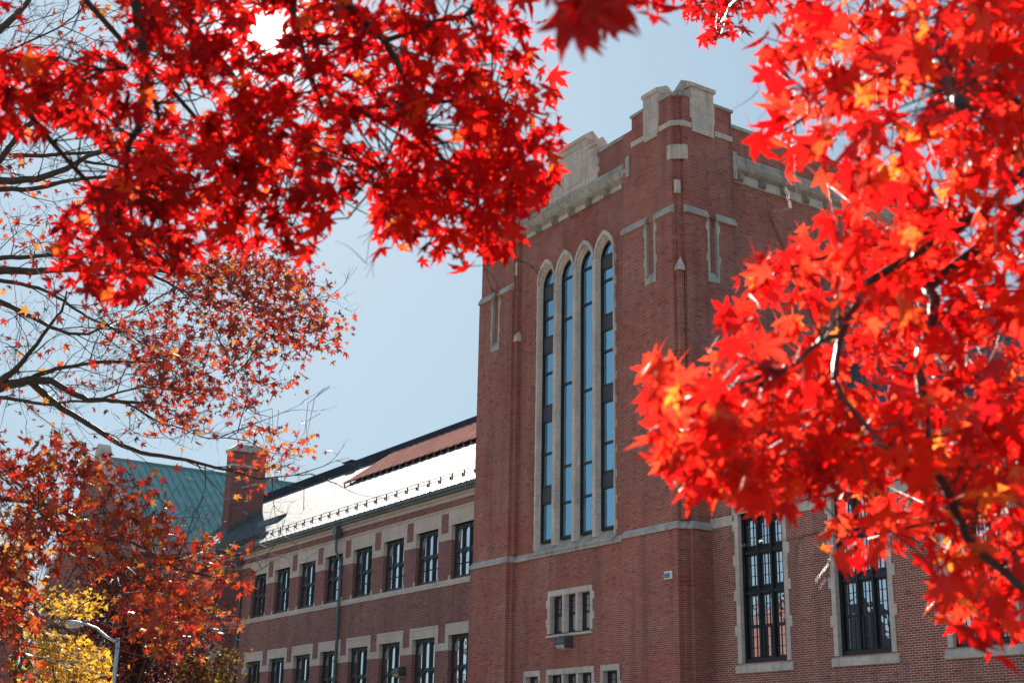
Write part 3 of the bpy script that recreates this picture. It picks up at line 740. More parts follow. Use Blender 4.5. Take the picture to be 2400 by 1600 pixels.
for x in np.arange(-39.6, -13, 1.02):
    b_ = np.array([x, 1.55, rz(1.55)])
    mb.prism([(b_[1] - .03, b_[2] - .02), (b_[1] - .03, b_[2] + .3), (b_[1] + .03, b_[2] + .3), (b_[1] + .03, b_[2] - .02)], 'x', x - .012, x + .012)
    mb.prism([(b_[1] - .12, b_[2] - .02), (b_[1] - .12, b_[2] + .13), (b_[1] - .06, b_[2] + .13), (b_[1] - .06, b_[2] - .02)], 'x', x - .03, x + .03)
for h in (.14, .29): mb.tube([(-39.7, 1.52, rz(1.55) + h), (-12.8, 1.52, rz(1.55) + h)], .016, 6)
mb.build('snow_rail', DARKM, S)
mb = MB()                                                     # ribbed metal sheet below the ridge
mb.prism([(6.5, rz(6.5) + .2), (9.85, rz(9.85) + .16), (9.85, rz(9.85) + .12), (6.5, rz(6.5) + .15)], 'x', -38, -12.72); mb.build('metal_roof_sheet', RIDGE_RIB_SHADE, S); mb = MB()  # dark base colour paints the shadows between the ribs
for x in np.arange(-38, -12.8, .75):
    mb.prism([(6.48, rz(6.48) + .2), (9.85, rz(9.85) + .16), (9.85, rz(9.85) + .215), (6.48, rz(6.48) + .255)], 'x', x, x + .36)
    mb.box(x, x + .05, 6.52, 6.6, rz(6.5) - .02, rz(6.5) + .16)
mb.build('roof_ribs', METALR, S)
mb = MB(); mb.box(-45.0, -44.0, YR - .35, YR + .35, ZR - .1, ZR + .3); mb.box(-45.15, -43.85, YR - .5, YR + .5, ZR + .302, ZR + .38)
mb.build('roof_vent', LEAD, S); mb = MB()
mb.prism([(4.0, rz(4.0) - .05), (4.0, rz(4.0) + .3), (4.55, rz(4.55) + .12), (4.55, rz(4.55) - .05)], 'x', -44.6, -41.6)
mb.build('roof_vent', LEAD, S)
# chimney stack on the wing
mb = MB()
cx0, cx1, cy0, cy1 = -52.62, -51.5, 4.8, 7.2
mb.box(cx0, cx1, cy0, cy1, 14.5, 22.0)
ch = mb.build('chimney', BRICK2, S)
mb = MB()
mb.box(cx0 - .08, cx1 + .08, cy0 - .08, cy1 + .08, 20.95, 21.12); mb.box(cx0 - .1, cx1 + .1, cy0 - .1, cy1 + .1, 22.002, 22.22)
mb.prism([(cy0 - .06, 22.225), (cy0 + .25, 22.5), (cy1 - .25, 22.5), (cy1 + .06, 22.225)], 'x', cx0 - .06, cx1 + .06)
mb.build('chimney_cap', STONE, ch)
mb = MB()
for k in range(9):
    y = cy0 + (cy1 - cy0) * k / 9; mb.box(cx1 + .002, cx1 + .03, y, y + (cy1 - cy0) / 9 - .004, rz(y) - .1, rz(y) + .42)
mb.box(cx0 - .03, cx1 + .03, cy0 - .03, cy0 - .002, rz(cy0) - .2, rz(cy0) + .35)
mb.build('step_flashing', LEAD, ch)
# rain pipes
def downpipe(x):
    m_ = MB(); y = YW
    m_.prism([(x - .22, 13.1), (x + .22, 13.1), (x + .2, 12.8), (x + .09, 12.55), (x - .09, 12.55), (x - .2, 12.8)], 'y', y - .42, y - .1)
    m_.tube([(x, y - .26, 12.6), (x, y - .26, 12.0), (x + .02, y - .24, 11.85), (x + .28, y - .12, 11.4), (x + .3, y - .1, 11.2), (x + .3, y - .1, 0.1)], .07, 8)
    for z in (11.0, 8.9, 6.5, 4.2): m_.box(x + .2, x + .4, y - .19, y, z, z + .1)
    m_.build('downpipe', LEAD, S)
downpipe(-27.2); downpipe(-39.75)

# ================================================================== gabled hall beyond the wing
gx, gw, gy0, gy1 = -66.0, 10.9, -.05, 22.0
ZE, ZA = 15.3, 23.5
hall = thing('gabled_hall', 'steep gabled brick hall with green copper standing seam roof beyond the long wing', 'building', (gx, 0, 0))
mb = MB()
mb.prism([(gx - gw, 0), (gx + gw - .2, 0), (gx + gw - .2, ZE), (gx, ZA), (gx - gw, ZE)], 'y', gy0, gy0 + .6)
mb.box(gx - gw + .02, gx + gw - .22, gy0 + .6, gy1, 0, ZE - .3)
mb.build('wall', BRICK2, hall)
mb = MB()
slope = (ZA - ZE) / gw
mb.prism([(gx - gw - .3, ZE - .3), (gx, ZA - .05), (gx + gw + .3, ZE - .3)], 'y', gy0 + .6, gy1)
for y in np.arange(gy0 + .9, gy1, .62):
    mb.prism([(gx + .02, ZA - .08), (gx + gw + .3, ZE - .33), (gx + gw + .3, ZE - .24), (gx + .02, ZA + .01)], 'y', y, y + .05)
mb.box(gx - .12, gx + .12, gy0 + .6, gy1, ZA - .12, ZA + .06)
mb.build('roof', COPPER, hall)
mb = MB()
for sg in (-1, 1):
    mb.prism([(gx, ZA + .0), (gx, ZA + .38), (gx + sg * (gw - 3.2), ZE + 3.2 * slope + .36), (gx + sg * (gw - 3.2), ZE + 3.2 * slope)], 'y', gy0 - .12, gy0 + .75)
    mb.prism([(gx + sg * (gw - 3.6), ZE + 3.1 * slope - .4), (gx + sg * (gw - 3.6), ZE + 3.2 * slope + .3), (gx + sg * (gw - .0), ZE + .4), (gx + sg * (gw + .25), ZE + .2), (gx + sg * (gw + .25), ZE - .2), (gx + sg * gw, ZE - .2)], 'y', gy0 - .1, gy0 + .73)
mb.prism([(gx - .45, ZA - .2), (gx - .45, ZA + .45), (gx, ZA + .95), (gx + .45, ZA + .45), (gx + .45, ZA - .2)], 'y', gy0 - .16, gy0 + .8)
mb.build('coping', STONE, hall)
mb = MB()
for z in (12.4, 9.2): mb.box(gx - gw - .02, gx + gw, gy0 - .03, gy0 + .3, z, z + .25)
split(mb, 'stone_band', STONE_P, hall)
for x in (-71.5, -66, -60.5):
    f = MB(); f.box(x - 1.1, x + 1.1, gy0 - .04, gy0 + .02, 9.45, 12.35)
    s_ = f.build('window', STONE_P, hall); f = MB()
    for i in range(3): f.box(x - .95 + i * .66, x - .36 + i * .66, gy0 - .055, gy0 - .042, 9.6, 12.2)
    f.build('pane', GLASS, s_)
# brick block at the far left
p0 = at(60, 1330, 118); p1 = at(-260, 1330, 118)
blk = thing('brick_block', 'plain brick block with stone band seen past the yellow tree at far left', 'building', (p0[0], p0[1], 0))
mb = MB(); zt = float(p0[2])
mb.prism([(p0[0], p0[1]), (p0[0] - 12, p0[1] + 3), (p1[0] - 12, p1[1] + 3), (p1[0], p1[1])], 'z', 0, zt); mb.build('wall', BRICK2, blk)
mb = MB(); mb.prism([(p0[0] + .3, p0[1] - .2), (p0[0] - 12, p0[1] + 3.3), (p1[0] - 12.3, p1[1] + 3.3), (p1[0] - .2, p1[1] - .3)], 'z', zt, zt + .5)
mb.prism([(p0[0] + .1, p0[1] - .1), (p0[0] - 12, p0[1] + 3.1), (p1[0] - 12.3, p1[1] + 3.1), (p1[0] - .1, p1[1] - .1)], 'z', zt - 6, zt - 5.5); mb.build('stone_band', STONE, blk)

# ------------------------------------------------------------------ fixtures on the walls
def wall_light(x, y, z, w_, label):
    t_ = thing('wall_light', label, 'wall light', (x, y, z), 'wall lights on the brickwork')
    h = .3; d = .3
    arc = [(y, z + h), (y - .1, z + h)] + [(y - .1 - d * math.sin(a), z + .08 + (h - .08) * math.cos(a)) for a in np.linspace(.3, math.pi / 2, 5)] + [(y - d - .1, z + .02), (y, z + .02)]
    m_ = MB(); m_.prism(arc, 'x', x - w_ / 2, x + w_ / 2)
    m_.box(x + w_ / 2 - .0, x + w_ / 2 + .012, y - .38, y, z - .12, z + .24); m_.box(x - w_ / 2 - .012, x - w_ / 2, y - .38, y, z - .12, z + .24)
    m_.build('housing', BRONZE, t_)
    m_ = MB(); m_.prism([(y - .02, z - .17), (y - .3, z - .12), (y - .385, z + .0), (y - .02, z + .0)], 'x', x - w_ / 2 + .01, x + w_ / 2 - .01); m_.build('lens', LENS, t_)
wall_light(-6.45, yl, 5.98, .58, 'dark wall light under the three small stone framed windows of the tower')
wall_light(-20.35, YW, 5.65, .6, 'dark wall light between two lower windows of the wing')
t_ = thing('vent_hood', 'small white square vent hood high on the tower corner brickwork', 'vent', (-.42, -.07, 7.85))
mb = MB(); mb.box(-.61, -.22, -.1, -.072, 7.72, 7.98); mb.build('plate', WHITEP, t_)
mb = MB(); mb.prism([(-.102, 7.92), (-.13, 7.92), (-.28, 7.80), (-.28, 7.77), (-.102, 7.77)], 'x', -.53, -.32); mb.build('hood', plain('grey_hood', (.3, .32, .36), .4, .3), t_)

# street lamp
lp = at(277, 1496, 40); la = at(205, 1462, 40.5); lb = at(135, 1461, 41)
lamp = thing('street_lamp', 'galvanised street lamp with curved arm rising behind yellow leaves', 'street lamp', (lp[0], lp[1], 0))
mb = MB(); mb.tube([(lp[0], lp[1], 0), (lp[0], lp[1], 2.5), tuple(lp)], [.085, .075, .058], 12); mb.tube([tuple(lp), tuple(lp + np.array([0, 0, .02]))], [.064, .05], 12)
mb.build('pole', GALV, lamp, True)
mid = (lp + la) / 2 + np.array([0, 0, .0])
lq = lp - np.array([0, 0, .12])
mb = MB(); mb.tube([tuple(lq), tuple(lq * .65 + la * .35 + np.array([0, 0, -.02])), tuple(lq * .3 + la * .7 + np.array([0, 0, .05])), tuple(la), tuple(la * .8 + lb * .2 + np.array([0, 0, .02]))], [.042, .038, .034, .03, .028], 10)
mb.build('arm', GALV, lamp, True)
mb = MB(); dv = lb - la
mb.tube([tuple(la + dv * k) for k in (.15, .25, .45, .75, .95, 1.0)], [.05, .09, .12, .12, .07, .02], 10)
hd = mb.build('lamp_head', GALV, lamp, True)

# ================================================================== trees
def inside(poly, pts):
    x, y = pts[:, 0], pts[:, 1]; r_ = np.zeros(len(pts), bool); n = len(poly)
    for i in range(n):
        x0, y0 = poly[i]; x1, y1 = poly[(i + 1) % n]
        c = ((y0 > y) != (y1 > y)) & (x < (x1 - x0) * (y - y0) / (y1 - y0 + 1e-12) + x0); r_ ^= c
    return r_
_half = [(0, .76), (8, .52), (13, .53), (20, .40), (29, .25), (37, .42), (42, .46), (49, .68), (56, .47), (63, .46), (72, .30), (84, .21), (98, .33), (110, .46), (124, .27), (150, .2), (180, .17)]
LEAF = [(r_ * math.sin(R(a)), r_ * math.cos(R(a))) for a, r_ in _half] + [(-r_ * math.sin(R(a)), r_ * math.cos(R(a))) for a, r_ in reversed(_half[1:-1])]
_q = [(0, .76), (22, .36), (29, .26), (48, .66), (68, .4), (84, .22), (110, .44), (140, .2), (180, .16)]
LEAF_S = [(r_ * math.sin(R(a)), r_ * math.cos(R(a))) for a, r_ in _q] + [(-r_ * math.sin(R(a)), r_ * math.cos(R(a))) for a, r_ in reversed(_q[1:-1])]
LEAF_T = [(0, .7), (.22, .2), (.5, .3), (.2, -.1), (.25, -.4), (0, -.25), (-.25, -.4), (-.2, -.1), (-.5, .3), (-.22, .2)]
def leaves(name, pos, size, tint, mat, parent, shape=LEAF, droop=0.7, petiole=0.0, flat=0.0, curl=0.35):
    """one crown mesh of separate leaf blades"""
    n = len(pos); sh = np.array(shape + [(0, 0)]); m = len(sh)
    az = rng.uniform(0, 2 * math.pi, n)
    t_ = np.stack([np.cos(az), np.sin(az), -droop * rng.uniform(.2, 1.9, n)], 1); t_ /= np.linalg.norm(t_, axis=1)[:, None]
    rr = rng.normal(size=(n, 3)); rr[:, 2] += flat
    nn = rr - (rr * t_).sum(1)[:, None] * t_; nn /= np.linalg.norm(nn, axis=1)[:, None]
    bb = np.cross(t_, nn)
    sz = size * rng.uniform(.55, 1.3, n); cu = curl * rng.uniform(-.7, 1.8, n); fo = rng.uniform(-.2, .75, n); asp = rng.uniform(.82, 1.12, n)
    r2 = (sh ** 2).sum(1)
    zz = -cu[:, None] * r2[None] * 1.2 + fo[:, None] * np.abs(sh[:, 0])[None] * .8
    V = pos[:, None, :] + sz[:, None, None] * (asp[:, None, None] * sh[None, :, 0, None] * bb[:, None, :] + sh[None, :, 1, None] * t_[:, None, :] + zz[..., None] * nn[:, None, :])
    V = V.reshape(-1, 3); base = (np.arange(n) * m)[:, None]
    tri = np.array([(i, (i + 1) % (m - 1), m - 1) for i in range(m - 1)])
    F = (base[:, None, :] + tri[None]).reshape(-1, 3); ft = np.repeat(tint, m - 1)
    if petiole > 0:
        a = pos - t_ * (sz * .15)[:, None]; b = a - t_ * (sz * petiole)[:, None] + np.array([0, 0, 1]) * (sz * petiole * .5)[:, None]
        wv = bb * (sz * .018)[:, None]; k = len(V)
        V = np.concatenate([V, np.stack([a - wv, a + wv, b], 1).reshape(-1, 3)]); F = np.concatenate([F, (k + np.arange(n * 3)).reshape(-1, 3)]); ft = np.concatenate([ft, tint])
    me = bpy.data.meshes.new(name); me.vertices.add(len(V)); me.vertices.foreach_set('co', V.astype(np.float32).ravel())
    nf = len(F); me.loops.add(nf * 3); me.loops.foreach_set('vertex_index', F.astype(np.int32).ravel())
    me.polygons.add(nf); me.polygons.foreach_set('loop_start', (np.arange(nf) * 3).astype(np.int32)); me.polygons.foreach_set('loop_total', np.full(nf, 3, np.int32))
    me.update(calc_edges=True); me.validate()
    at_ = me.attributes.new('tint', 'FLOAT', 'FACE'); at_.data.foreach_set('value', np.clip(ft, 0, 1).astype(np.float32))
    me.materials.append(mat)
    for p in me.polygons: p.use_smooth = True
    o = bpy.data.objects.new(name, me); C.objects.link(o); hang(o, parent); return o
def sample(poly, n, holes=(), circ=()):
    poly = np.array(poly, float); lo, hi = poly.min(0), poly.max(0); got = []
    tot = 0
    while tot < n:
        p = rng.uniform(lo, hi, (n * 3, 2)); k = inside(poly, p)
        for h in holes: k &= ~inside(h, p)
        for (cx, cy, cr) in circ: k &= (p[:, 0] - cx) ** 2 + (p[:, 1] - cy) ** 2 > cr * cr
        p = p[k]; got.append(p); tot += len(p)
    return np.concatenate(got)[:n]
def bough(poly, nclump, per, d0, d1, spread, holes=(), circ=(), keep=None):
    """leaf places in hanging clumps through a bough's depth"""
    c = sample(poly, nclump, holes, circ); d = rng.uniform(d0, d1, nclump); P = []; cents = []
    for (px, py), dd in zip(c, d):
        q = at(px, py, dd); cents.append(q)
        k = max(2, int(per * rng.uniform(.5, 1.5)))
        o = rng.normal(size=(k, 3)) * np.array([spread, spread, spread * .62]); P.append(q + o)
    P = np.concatenate(P)
    v = P - CAM; z = v @ FW; px = 1200 + FPX * (v @ RT) / z; py = 800 - FPX * (v @ UP) / z; pp = np.stack([px, py], 1)
    k = np.ones(len(P), bool)
    for h in holes: k &= ~inside(h, pp)
    for (cx, cy, cr) in circ: k &= (px - cx) ** 2 + (py - cy) ** 2 > cr * cr
    if keep is not None: k &= inside(keep, pp)
    return P[k], np.array(cents)
def wobble(pts, amt, sub=3):
    o = [np.array(pts[0], float)]
    for a, b in zip(pts, pts[1:]):
        a, b = np.array(a, float), np.array(b, float); L = np.linalg.norm(b - a)
        for i in range(1, sub + 1):
            q = a + (b - a) * i / sub
            if i < sub: q = q + rng.normal(size=3) * L * amt
            o.append(q)
    return o
def limb(mb, pts, r0, r1, seg=6, amt=.02):
    q = wobble(pts, amt); n = len(q); mb.tube(q, [r0 + (r1 - r0) * (i / (n - 1)) ** .8 for i in range(n)], seg); return q
def twigs(mb, path, num, L, r0, depth=1, up=.2, tips=None):
    for _ in range(num):
        i = rng.integers(max(1, len(path) // 6), len(path)); p = np.array(path[i]); tg = np.array(path[i]) - np.array(path[i - 1]); tg /= np.linalg.norm(tg) + 1e-9
        d = tg * .8 + rng.normal(size=3) * .55 + np.array([0, 0, up]); d /= np.linalg.norm(d); l = L * rng.uniform(.45, 1.2)
        q = [p]
        for s in range(4):
            d = d + rng.normal(size=3) * .22; d /= np.linalg.norm(d); q.append(q[-1] + d * l / 4)
        mb.tube(q, [r0, r0 * .8, r0 * .6, r0 * .45, r0 * .3], 3 if depth <= 1 else 4, False)
        if tips is not None: tips.append(q)
        if depth > 0: twigs(mb, q, 3, L * .5, r0 * .6, depth - 1, up, tips)
def join_twigs(mb, cents, paths, r_, far=1.6):
    """a thin twig from every leaf clump back to the nearest branch"""
    allp = np.array([p for q in paths for p in q])
    for c in cents:
        dd = np.linalg.norm(allp - c, axis=1); o_ = np.argsort(dd)[:6]; j = o_[rng.integers(0, len(o_))]; b = allp[j]; L = dd[j]
        if L > far or L < .03: continue
        m1 = b + (c - b) * .4 + rng.normal(size=3) * L * .1 + np.array([0, 0, L * .12]); m2 = b + (c - b) * .75 + rng.normal(size=3) * L * .08
        mb.tube([b, m1, m2, c], [r_, r_ * .75, r_ * .55, r_ * .3], 4, False)
px3 = lambda L, d: [at(x, y, (d if not hasattr(d, '__len__') else d[0] + (d[1] - d[0]) * i / (len(L) - 1))) for i, (x, y) in enumerate(L)]

RED = [(0.0, (0.16, 0.001, 0.003)), (0.35, (0.42, 0.003, 0.005)), (0.7, (0.70, 0.010, 0.008)), (0.96, (0.80, 0.032, 0.010)), (1.0, (0.75, 0.11, 0.016))]
BRIGHT = [(0.0, (0.42, 0.002, 0.004)), (0.4, (0.72, 0.008, 0.007)), (0.8, (0.90, 0.048, 0.020)), (0.97, (0.85, 0.09, 0.02)), (1.0, (0.8, 0.24, 0.03))]
ORANGE = [(0.0, (0.06, 0.010, 0.008)), (0.3, (0.18, 0.010, 0.007)), (0.55, (0.40, 0.018, 0.008)), (0.8, (0.48, 0.07, 0.012)), (1.0, (0.46, 0.18, 0.02))]
LEAF_RED = leaf_mat('red_maple_leaf', RED, .76, .012, .5)
LEAF_BRI = leaf_mat('bright_red_leaf', BRIGHT, .76, .024, .38)
LEAF_ORG = leaf_mat('orange_red_leaf', ORANGE, .55, .05)
LEAF_YEL = leaf_mat('yellow_leaf', [(0, (0.30, 0.11, 0.01)), (.5, (0.58, 0.30, 0.02)), (1, (0.64, 0.42, 0.05))], .55, .05)
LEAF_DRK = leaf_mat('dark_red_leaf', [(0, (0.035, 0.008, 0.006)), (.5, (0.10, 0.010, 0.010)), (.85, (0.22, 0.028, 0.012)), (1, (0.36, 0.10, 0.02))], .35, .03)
LEAF_OLV = leaf_mat('olive_leaf', [(0, (0.06, 0.035, 0.008)), (.6, (0.20, 0.11, 0.014)), (1, (0.42, 0.26, 0.03))], .4, .03)

# ---- crimson maple hanging in from the upper left
T1 = at(-1500, 1500, 4.6); T1[2] = 0
maple = thing('red_maple', 'crimson maple bough hanging across the upper left in front of the sun', 'tree', T1, 'maples framing the view')
P1 = [(330, -60), (1025, -60), (1030, 60), (1055, 110), (1000, 120), (985, 160), (1010, 180), (960, 230), (900, 270), (880, 330), (860, 420), (820, 460), (790, 500), (770, 540), (775, 580), (735, 600), (650, 570), (560, 585), (490, 590), (450, 630), (410, 670), (330, 690), (250, 705), (180, 690), (130, 680), (110, 640), (130, 590), (110, 560), (150, 520), (140, 480), (200, 440), (260, 400), (300, 350), (220, 330), (160, 300), (60, 315), (-60, 310), (-60, 120), (60, 120), (150, 120), (240, 60)]
P2 = [(900, 260), (960, 200), (1020, 170), (1070, 60), (1090, -40), (1220, -40), (1215, 60), (1205, 150), (1165, 160), (1120, 190), (1090, 205), (1110, 230), (1180, 200), (1230, 235), (1285, 215), (1305, 280), (1300, 370), (1260, 415), (1220, 480), (1205, 550), (1160, 600), (1148, 640), (1115, 610), (1075, 590), (1095, 540), (1070, 500), (1030, 545), (1000, 565), (960, 590), (930, 580), (910, 540), (885, 510), (895, 460), (905, 420), (925, 370), (965, 340), (955, 300), (905, 330)]
HO1 = [[(868, 270), (935, 300), (930, 370), (885, 390)], [(655, 175), (700, 140), (740, 205), (700, 225)], [(1010, 295), (1065, 275), (1085, 330), (1055, 375), (1020, 355)], [(400, 215), (500, 205), (490, 270), (420, 275)], [(270, 200), (330, 205), (325, 250), (275, 240)]]
SUNHOLE = [(625, 78, 44)]
A1, c1 = bough(P1, 200, 12, 3.3, 5.2, .11, HO1, SUNHOLE, P1)
A2, c2 = bough(P2, 100, 9, 3.4, 4.4, .085, HO1, (), [(880, -80), (1240, -80), (1320, 240), (1320, 420), (1240, 500), (1160, 660), (1060, 620), (900, 610), (860, 480), (900, 250)])
A0, c0 = bough([(-900, -800), (330, -800), (1200, -800), (1200, -260), (330, -230), (-200, 50), (-250, 300), (-900, 500)], 150, 10, 3.4, 5.4, .16)
allA = np.concatenate([A1, A2, A0]); tA = np.concatenate([rng.normal(.5, .26, len(A1)), rng.normal(.6, .2, len(A2)), rng.normal(.35, .2, len(A0))])
mb = MB(); top = at(-1450, -600, 4.8)
limb(mb, [T1, T1 * .5 + top * .5 + np.array([.1, .05, 0]), top], .16, .10, 10, .01)
paths = []
B1 = [([(-700, -500), (200, -300), (317, 0), (327, 69), (341, 138), (341, 241), (327, 296), (303, 337), (296, 368), (296, 410), (268, 465), (238, 527)], 3.9, .022, .004),
      ([(-500, -550), (300, -250), (417, 7), (458, 69), (499, 117), (551, 186), (585, 234), (616, 286), (630, 337), (640, 379)], 4.4, .02, .004),
      ([(-300, -500), (500, -300), (760, -60), (845, 45), (903, 96), (931, 148), (951, 196), (958, 248), (969, 310), (986, 348)], 3.8, .018, .003),
      ([(903, 96), (985, 70), (1024, 48), (1075, 45), (1110, 31)], 3.8, .008, .004),
      ([(351, 193), (372, 275), (358, 324), (344, 379), (330, 450)], 4.0, .008, .003), ([(300, 160), (250, 165), (190, 150)], 3.9, .006, .003),
      ([(650, -100), (720, 160), (760, 260), (1000, 240), (1140, 230), (1180, 240)], 4.0, .012, .004), ([(1140, 235), (1145, 330), (1120, 450), (1130, 560)], 4.0, .007, .003), ([(951, 260), (920, 340), (900, 390), (885, 440)], 3.8, .005, .002),
      ([(-600, -100), (0, 190), (180, 400), (330, 560), (420, 640)], 4.6, .016, .004), ([(200, 0), (480, 300), (620, 470), (720, 560)], 5.0, .012, .003)]
for L, d, r0, r1 in B1: paths.append(limb(mb, px3(L, d), r0, r1, 6, .012))
join_twigs(mb, np.concatenate([c1, c2]), paths, .0035)
for q in paths: twigs(mb, q, 4, .25, .0025, 1, -.1)
mb.build('trunk', BARK, maple, True)
leaves('crown', allA, .071, tA, LEAF_RED, maple, LEAF, .7, .55)

# ---- bright maple close on the right
T2 = at(3300, 1500, 3.4); T2[2] = 0
mapler = thing('red_maple', 'bright scarlet maple bough filling the right side close to the viewer', 'tree', T2, 'maples framing the view')
P5 = [(1770, -80), (2700, -80), (2700, 1460), (2380, 1505), (2310, 1520), (2260, 1490), (2220, 1430), (2205, 1390), (2165, 1335), (2130, 1285), (2090, 1290), (2060, 1335), (1995, 1310), (1965, 1285), (1945, 1290), (1955, 1235), (1990, 1205), (2030, 1190), (1980, 1165), (1900, 1165), (1840, 1170), (1760, 1170), (1705, 1140), (1670, 1120), (1615, 1095), (1585, 1105), (1585, 1060), (1565, 1010), (1540, 960), (1530, 880), (1550, 845), (1600, 890), (1650, 905), (1700, 880), (1725, 800), (1765, 745), (1735, 710), (1750, 655), (1795, 605), (1810, 565), (1875, 560), (1915, 515), (1990, 500), (2000, 440), (1870, 400), (1815, 360), (1790, 320), (1815, 290), (1845, 260), (1800, 175), (1810, 130), (1790, 70), (1755, 30)]
HO5 = [[(1925, 125), (1995, 110), (1985, 155), (1930, 155)], [(2110, 240), (2190, 150), (2212, 205), (2160, 262), (2120, 300)], [(2045, 350), (2085, 285), (2105, 350), (2072, 405)], [(2140, 338), (2212, 372), (2195, 422), (2152, 405)], [(2270, 70), (2300, 100), (2285, 170), (2265, 140)], [(2290, 220), (2330, 270), (2315, 300), (2285, 260)],
       [(1845, 660), (1900, 645), (1905, 680), (1860, 690)], [(1855, 725), (1960, 715), (1955, 770), (1915, 790), (1870, 765)], [(2035, 155), (2080, 150), (2075, 185), (2040, 180)]]
KEEP5 = [(1740, -200), (2900, -200), (2900, 1560), (2290, 1560), (2190, 1430), (2140, 1310), (2050, 1360), (1930, 1310), (1930, 1230), (1980, 1190), (1840, 1195), (1690, 1165), (1560, 1140), (1500, 900), (1530, 820), (1660, 880), (1710, 760), (1700, 700), (1770, 600), (1890, 505), (1980, 490), (1990, 450), (1860, 420), (1790, 360), (1765, 320), (1820, 260), (1775, 130), (1750, 20)]
A5, c5 = bough(P5, 390, 9, 2.5, 4.4, .095, HO5, (), KEEP5)
A7, c7 = bough([(1540, 860), (1600, 900), (1700, 895), (1780, 960), (1850, 1080), (1840, 1160), (1700, 1130), (1600, 1085), (1570, 1010)], 46, 8, 2.4, 3.8, .1, (), (), KEEP5)
A6, c6 = bough([(2500, -500), (3700, -600), (3700, 1400), (2750, 1460), (2750, -250), (1770, -250), (1700, -500)], 140, 10, 2.4, 5.0, .16)
P4 = [(1600, -60), (1750, -60), (1745, 20), (1732, 85), (1700, 98), (1655, 70), (1615, 15)]
A4, c4 = bough(P4, 26, 9, 6.0, 7.2, .12, (), (), [(1560, -200), (1770, -200), (1760, 40), (1740, 112), (1690, 112), (1640, 90), (1590, 20)])
P3 = [(1275, -120), (1470, -120), (1480, 15), (1430, 50), (1400, 75), (1360, 75), (1310, 50), (1275, 40)]
A3, c3 = bough(P3, 13, 3, 1.5, 2.1, .03, (), (), [(1255, -200), (1490, -200), (1490, 30), (1440, 70), (1300, 70), (1255, 60)])
A3b, c3b = bough([(1480, -90), (1640, -90), (1640, -15), (1480, -15)], 16, 4, 2.6, 3.4, .04)
A3c = np.array([at(1300, -150, .72), at(1230, -260, .8), at(1410, -130, 1.0), at(1340, -100, 1.3)])
allB = np.concatenate([A5, A7, A6, A4, A3, A3b, A3c]); tB = np.concatenate([rng.normal(.5, .27, len(A5)), rng.normal(.55, .2, len(A7)), rng.normal(.45, .2, len(A6)), rng.normal(.25, .15, len(A4)), rng.normal(.1, .06, len(A3)), rng.normal(.2, .1, len(A3b)), np.full(len(A3c), .02)])
mb = MB(); top2 = at(3100, -700, 3.6)
limb(mb, [T2, T2 * .5 + top2 * .5, top2], .15, .09, 10, .01)
paths = []
B2 = [([(3100, 900), (2500, 350), (2185, 113), (2213, 165), (2230, 220), (2254, 248)], [3.4, 2.5], .028, .012), ([(2900, 300), (2500, 420), (2168, 678), (2192, 702), (2185, 771), (2158, 829), (2154, 874), (2168, 943), (2175, 1070), (2199, 1108), (2220, 1153), (2247, 1215), (2271, 1267), (2306, 1301), (2357, 1342), (2400, 1380)], [3.3, 2.45], .016, .008),
      ([(2600, 200), (2300, 500), (2030, 664), (2017, 702), (1989, 737), (1972, 785), (1961, 840), (1955, 891), (1979, 940), (2013, 978), (2044, 1012), (2058, 1040), (2082, 1050)], [3.2, 2.45], .012, .004),
      ([(1972, 785), (1927, 798), (1903, 816), (1862, 857), (1810, 880), (1740, 920)], 2.55, .006, .002), ([(1830, 880), (1720, 960), (1640, 1030), (1590, 1060)], 3.2, .005, .002), ([(2168, 943), (2050, 1060), (1880, 1100), (1720, 1080)], 3.3, .006, .002),
      ([(2300, 500), (2100, 560), (1950, 600), (1820, 640), (1760, 690)], 3.2, .008, .003), ([(2185, 113), (2060, 180), (1930, 250), (1830, 310)], 3.3, .008, .003), ([(2247, 1215), (2150, 1230), (2060, 1250), (1970, 1260)], 3.3, .006, .002), ([(2220, 878), (2290, 884), (2350, 900)], 3.3, .006, .003), ([(2230, 1166), (2310, 1160), (2380, 1150)], 3.3, .006, .003),
      ([(2700, -300), (2200, -150), (1750, -130), (1500, -150), (1250, -170)], [3.2, 1.2], .012, .003), ([(1980, -200), (1760, -60), (1700, 40), (1690, 80)], [4.0, 6.6], .008, .003)]
for L, d, r0, r1 in B2: paths.append(limb(mb, px3(L, d), r0, r1, 6, .012))
join_twigs(mb, np.concatenate([c5, c7, c4]), paths, .0026, .7)
for q in paths: twigs(mb, q, 3, .18, .002, 1, -.1)
mb.build('trunk', BARKS, mapler, True)
leaves('crown', allB, .078, tB, LEAF_BRI, mapler, LEAF, .75, .5)

